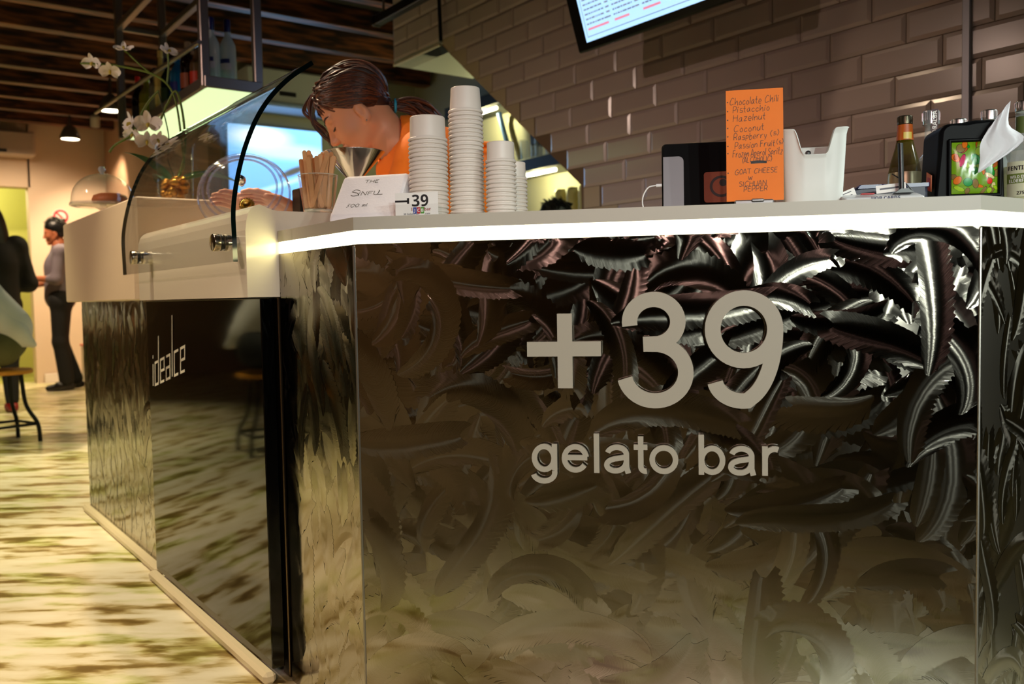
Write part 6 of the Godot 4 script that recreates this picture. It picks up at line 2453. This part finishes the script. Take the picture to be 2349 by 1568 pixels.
func woman() -> void:
	var C := Vector3(1.135, 1.407, -2.25)
	var r := Vector3(0.893, 0, 0.45)
	var v := Vector3(0.45, 0, -0.893)
	var up := Vector3.UP
	var f := (r * -0.77 - up * 0.63).normalized()
	var u := (r * -0.63 + up * 0.77).normalized()
	var w := -v   # towards the viewer
	var P := func(x: float, y: float, z: float) -> Vector3: return C + f * x + u * y + w * z
	var o := thing("person", "young woman with brown tied hair and orange collared shirt bending over the display", "person", Vector3(1.5, 0, -2.25))
	var off := -o.position
	var T := Transform3D(Basis.IDENTITY, off)
	# the whole body: head and neck on a fine grid, the rest on a coarser one
	var g := Geo.new()
	var b := Blob.new()
	head(b, C + off, f, u)
	b.cap(P.call(-0.016, -0.075, 0) + off, P.call(-0.012, -0.185, 0) + off, 0.052, 0.052, 0.03)
	b.cap(P.call(-0.012, -0.185, 0) + off, Vector3(1.29, 1.21, -2.185) + off, 0.052, 0.06, 0.03)
	b.geo(0.0038, g)
	var chest := Vector3(1.33, 1.20, -2.175)
	var hip := Vector3(1.47, 0.90, -2.20)
	var sn := chest + w * 0.165 + Vector3(-0.03, 0.02, 0)
	var sf := chest - w * 0.165 + Vector3(-0.03, 0.02, 0)
	var en := Vector3(1.17, 1.0, -2.12)
	var ef := Vector3(1.12, 1.01, -2.42)
	var wn := Vector3(0.962, 1.085, -2.25)
	var wf := Vector3(0.93, 1.085, -2.42)
	b = Blob.new()
	b.cap(chest + off, hip + off, 0.10, 0.13, 0.05)
	for q in [[sn, en, wn, 1.0], [sf, ef, wf, -1.0]]:
		b.cap(chest + off, q[0] + off, 0.07, 0.05, 0.04)
		b.cap(q[0] + off, q[1] + off, 0.045, 0.036, 0.02)
		b.cap(q[1] + off, q[2] + off, 0.036, 0.025, 0.02)
		var hp: Vector3 = hip + w * 0.085 * q[3]
		var kn: Vector3 = Vector3(1.45, 0.48, -2.22) + w * 0.09 * q[3]
		var an: Vector3 = Vector3(1.55, 0.085, -2.18) + w * 0.09 * q[3]
		b.cap(hip + off, hp + off, 0.12, 0.1, 0.05)
		b.cap(hp + off, kn + off, 0.09, 0.055, 0.03)
		b.cap(kn + off, an + off, 0.053, 0.036, 0.03)
		b.cap(an + off, an + r * -0.14 + Vector3(0, -0.05, 0) + off, 0.036, 0.026, 0.03)
	b.geo(0.013, g)
	for q in [[wn, en], [wf, ef]]:
		b = Blob.new()
		hand(b, q[0] + off, (q[0] - q[1]).normalized() + Vector3(0, 0.15, 0), Vector3(0.1, -0.9, 0.4), 0.98, 0.28)
		b.geo(0.0035, g)
	part(o, "body", g, M.skin)
	# features
	var fe := Geo.new()
	for z in [-1.0, 1.0]:
		var br := []
		for i in 7:
			var t := i / 6.0
			br.push_back(P.call(0.1045 - 0.016 * t * t, -0.010 + 0.007 * sin(PI * t * 0.8), (0.014 + 0.036 * t) * z) + off)
		fe.tube(br, [0.0012, 0.0022, 0.0026, 0.0025, 0.0022, 0.0016, 0.0008], 6)
	part(o, "eyebrow", fe, mat(Color(0.16, 0.09, 0.06), 0.7))
	fe = Geo.new()
	for z in [-1.0, 1.0]:
		var la := []
		for i in 7:
			var t := i / 6.0
			la.push_back(P.call(0.0975 + 0.0055 * sin(PI * t) - 0.005 * t, -0.0385 - 0.004 * sin(PI * t), (0.018 + 0.028 * t) * z) + off)
		fe.tube(la, [0.001, 0.0017, 0.0021, 0.0022, 0.0022, 0.0018, 0.001], 6)
	part(o, "eyelash", fe, mat(Color(0.05, 0.03, 0.03), 0.6))
	fe = Geo.new()
	b = Blob.new()
	var hb := Basis(f, u, f.cross(u))
	b.ell(P.call(0.1045, -0.0908, 0) + off, Vector3(0.0098, 0.0048, 0.018), hb, 0.003)
	b.ell(P.call(0.1025, -0.0995, 0) + off, Vector3(0.0096, 0.005, 0.0155), hb, 0.003)
	b.geo(0.002, fe)
	part(o, "lips", fe, mat(Color(0.66, 0.28, 0.24), 0.4))
	fe = Geo.new()
	fe.lathe([[0.0, -0.003], [0.003, 0.0], [0.0, 0.003]], 10, Transform3D(Basis.IDENTITY, P.call(0.018, -0.081, 0.077) + off))
	part(o, "earring", fe, M.chrome)
	# hair: a cap, combed strands drawn back to the tie, and the tail
	var brown := mat(Color(0.36, 0.18, 0.08), 0.36)
	brown.rim_enabled = true
	brown.rim = 0.3
	var dk := mat(Color(0.20, 0.09, 0.045), 0.40)
	b = Blob.new()
	b.ell(P.call(-0.003, 0.009, 0) + off, Vector3(0.095, 0.083, 0.0755), hb, 0.02)
	b.ell(P.call(-0.036, -0.034, 0) + off, Vector3(0.054, 0.058, 0.060), hb, 0.02)
	b.ell(P.call(0.120, -0.058, 0) + off, Vector3(0.082, 0.100, 0.10), hb, 0.008, -1)
	b.ell(P.call(0.035, -0.085, 0) + off, Vector3(0.040, 0.052, 0.14), hb, 0.01, -1)
	g = Geo.new()
	b.geo(0.005, g)
	var hair := part(o, "hair", g, dk)
	var tie: Vector3 = P.call(-0.0785, -0.090, 0.012)
	var dt := (tie - C)
	var sg := [Geo.new(), Geo.new()]
	for i in 800:
		# where a strand begins: along the hairline from one temple over the brow to the other, and over the crown
		var a := rng.randf_range(-1.0, 1.0)
		var e := rng.randf()
		var th := a * 1.75
		var start := Vector3(0.099 - 0.066 * pow(absf(a), 1.2), 0.044 - 0.082 * pow(absf(a), 1.3), 0.080 * sin(th) * 0.98)
		start += Vector3(-0.7, 0.8, 0.0) * rng.randf() * 0.03
		if e > 0.50:
			start = Vector3(rng.randf_range(-0.05, 0.075), rng.randf_range(0.0, 0.09), rng.randf_range(-0.08, 0.08))
			if e > 0.68:
				start = Vector3(rng.randf_range(-0.03, 0.05), rng.randf_range(-0.02, 0.07), 0.08)
			if start.y < 0.03 - 0.9 * (0.05 - start.x) and start.x > 0.02:
				start.y += 0.04
		var sd := start
		var lt := Vector3(-0.0785, -0.090, 0.012)
		var pts := []
		var lift := rng.randf_range(0.985, 1.03)
		for k in 11:
			var t := k / 10.0
			var q := sd.lerp(lt, t)
			q.y += 0.03 * sin(PI * t) * (1.0 - 0.3 * absf(a))
			# push out to the skull's surface
			var n := Vector3((q.x + 0.006) / 0.101, (q.y - 0.008) / 0.089, q.z / 0.083)
			var l := n.length()
			var tgt := lift * lerpf(1.0, 1.0, t)
			if t < 0.8:
				q = Vector3(n.x / l * tgt * 0.101 - 0.006, n.y / l * tgt * 0.089 + 0.008, n.z / l * tgt * 0.083)
			elif t < 0.95:
				var m := (t - 0.8) / 0.2
				var q2 := Vector3(n.x / l * tgt * 0.101 - 0.006, n.y / l * tgt * 0.089 + 0.008, n.z / l * tgt * 0.083)
				q = q2.lerp(lt, m * m)
			else:
				q = lt + Vector3(rng.randf_range(-0.006, 0.006), rng.randf_range(-0.008, 0.008), rng.randf_range(-0.01, 0.01))
			pts.push_back(P.call(q.x, q.y, q.z) + off)
		var rad := []
		for k in 21:
			rad.push_back(0.0028 * (0.35 + 0.65 * sin(PI * (0.15 + 0.8 * k / 20.0))))
		sg[i % 2].tube(smooth3(pts, 2), rad, 5)
	# loose locks beside the face
	for i in 26:
		var z := rng.randf_range(-0.075, -0.012)
		var x0 := rng.randf_range(0.03, 0.09)
		var pts := [P.call(x0 - 0.01, 0.082, z * 0.6) + off, P.call(x0 + 0.035, 0.066, z) + off, P.call(0.117 + rng.randf_range(-0.01, 0.008), 0.030, z * 1.05) + off, P.call(0.120 + rng.randf_range(-0.012, 0.01), -0.012, z) + off, P.call(0.118 + rng.randf_range(-0.014, 0.012), -0.04 - rng.randf() * 0.03, z * 0.85 - 0.01) + off]
		sg[i % 2].tube(smooth3(pts, 4), [0.0024, 0.0026, 0.0026, 0.0026, 0.0025, 0.0024, 0.0024, 0.0023, 0.0022, 0.002, 0.0019, 0.0018, 0.0017, 0.0015, 0.0012, 0.001, 0.0006], 5)
	part(hair, "strands", sg[0], brown)
	part(hair, "strands", sg[1], dk)
	sg = [Geo.new(), Geo.new()]
	for i in 130:
		var d0 := Vector3(rng.randf_range(-1, 1), rng.randf_range(-1, 1), rng.randf_range(-1, 1)) * 0.011
		var dr := (r * 0.86 + up * -0.30 + Vector3(rng.randf_range(-1, 1), rng.randf_range(-1, 1), rng.randf_range(-1, 1)) * 0.22).normalized()
		var ln := rng.randf_range(0.08, 0.135)
		var p0: Vector3 = tie + d0 + off
		sg[i % 2].tube(smooth3([p0 - r * 0.005, p0 + dr * ln * 0.4 + up * 0.016, p0 + dr * ln * 0.8 + up * 0.008, p0 + dr * ln - up * 0.012], 3), [0.0022, 0.003, 0.0032, 0.0034, 0.0034, 0.003, 0.0026, 0.002, 0.0014, 0.0007], 5)
	var tail := part(o, "ponytail", sg[0], brown)
	part(tail, "strands", sg[1], dk)
	g = Geo.new()
	var ring := []
	for i in 21:
		var a := TAU * i / 20
		ring.push_back(tie + r * 0.001 + up * cos(a) * 0.0165 + w * sin(a) * 0.0165 + off)
	g.tube(ring, 0.004, 8, false)
	part(o, "hair_tie", g, mat(Color(0.12, 0.55, 0.68), 0.5), "turquoise hair tie")
	# shirt
	var orange := mat(Color(0.97, 0.49, 0.07), 0.75)
	b = Blob.new()
	b.cap(chest + Vector3(0.0, -0.02, 0) + off, hip + off, 0.122, 0.155, 0.06)
	b.cap(chest + Vector3(0.02, 0.02, 0) + off, Vector3(1.43, 1.15, -2.14) + off, 0.115, 0.13, 0.05)
	for q in [[sn, en], [sf, ef]]:
		b.cap(chest + Vector3(0, 0.01, 0) + off, q[0] + off, 0.098, 0.070, 0.06)
		b.cap(q[0] + off, (q[0] as Vector3).lerp(q[1], 0.75) + off, 0.066, 0.062, 0.03)
	b.cap(P.call(0.030, -0.225, 0.0) + off, chest + off, 0.055, 0.10, 0.04)
	b.cap(P.call(0.036, -0.178, -0.05) + off, P.call(0.045, -0.225, -0.03) + off, 0.016, 0.03, 0.02)
	# neck opening
	b.cap(P.call(0.0, -0.09, 0) + off, P.call(0.012, -0.192, 0) + off, 0.060, 0.046, 0.012)
	b.prims[-1][8] = -1
	for i in 14:
		b.ell(chest + Vector3(rng.randf_range(-0.08, 0.2), rng.randf_range(-0.1, 0.12), 0) + w * rng.randf_range(0.05, 0.14) + off, Vector3(0.05, 0.007, 0.02), Basis.from_euler(Vector3(rng.randf(), rng.randf() * 3, rng.randf() * 3)), 0.02)
	g = Geo.new()
	b.geo(0.009, g)
	part(o, "shirt", g, orange, "orange short-sleeved shirt")
	# collar: a stand round the neck that folds outwards into two points at the front
	g = Geo.new()
	var ax: Vector3 = (P.call(-0.016, -0.075, 0) - P.call(-0.012, -0.185, 0)).normalized()
	var path := []
	for q in [[0.052, -0.214, 0.012], [0.030, -0.204, 0.036], [-0.012, -0.182, 0.058], [-0.042, -0.156, 0.060], [-0.062, -0.132, 0.038], [-0.070, -0.122, 0.0], [-0.062, -0.130, -0.038], [-0.042, -0.150, -0.060], [0.0, -0.165, -0.066], [0.035, -0.172, -0.056], [0.052, -0.190, -0.028], [0.056, -0.212, 0.0]]:
		path.push_back(P.call(q[0], q[1], q[2]))
	path = smooth3(path, 5)
	var rows := [[], [], [], [], []]
	for i in path.size():
		var t := float(i) / (path.size() - 1)
		var p: Vector3 = path[i]
		var cen: Vector3 = P.call(-0.014, -0.13, 0)
		var dir := (p - cen).slide(ax).normalized()
		var tip := maxf(0.0, 1.0 - minf(absf(t - 0.08), absf(t - 0.86)) / 0.16)
		var fold := 0.030 + 0.012 * tip
		rows[0].push_back(p - ax * 0.022 + dir * 0.002 + off)
		rows[1].push_back(p + off)
		rows[2].push_back(p + ax * 0.003 + dir * 0.005 + off)
		rows[3].push_back(p - ax * 0.008 + dir * (0.012 + fold * 0.3) + off)
		rows[4].push_back(p - ax * (0.020 + 0.016 * tip) + dir * (0.014 + fold * 0.62) + off)
	g.grid(rows)
	part(o, "collar", g, orange)
	# trousers and shoes, hidden behind the counter
	b = Blob.new()
	for s in [1.0, -1.0]:
		var hp: Vector3 = hip + w * 0.085 * s
		var kn: Vector3 = Vector3(1.45, 0.48, -2.22) + w * 0.09 * s
		var an: Vector3 = Vector3(1.55, 0.1, -2.18) + w * 0.09 * s
		b.cap(hip + off, hp + off, 0.135, 0.118, 0.05)
		b.cap(hp + off, kn + off, 0.108, 0.075, 0.03)
		b.cap(kn + off, an + off, 0.073, 0.06, 0.03)
	g = Geo.new()
	b.geo(0.014, g)
	part(o, "trousers", g, M.black)
	for s in [1.0, -1.0]:
		b = Blob.new()
		var an: Vector3 = Vector3(1.55, 0.04, -2.18) + w * 0.09 * s
		b.cap(an + r * 0.03 + off, an + r * -0.14 + off, 0.04, 0.032, 0.02)
		g = Geo.new()
		b.geo(0.01, g)
		part(o, "shoe", g, M.black)
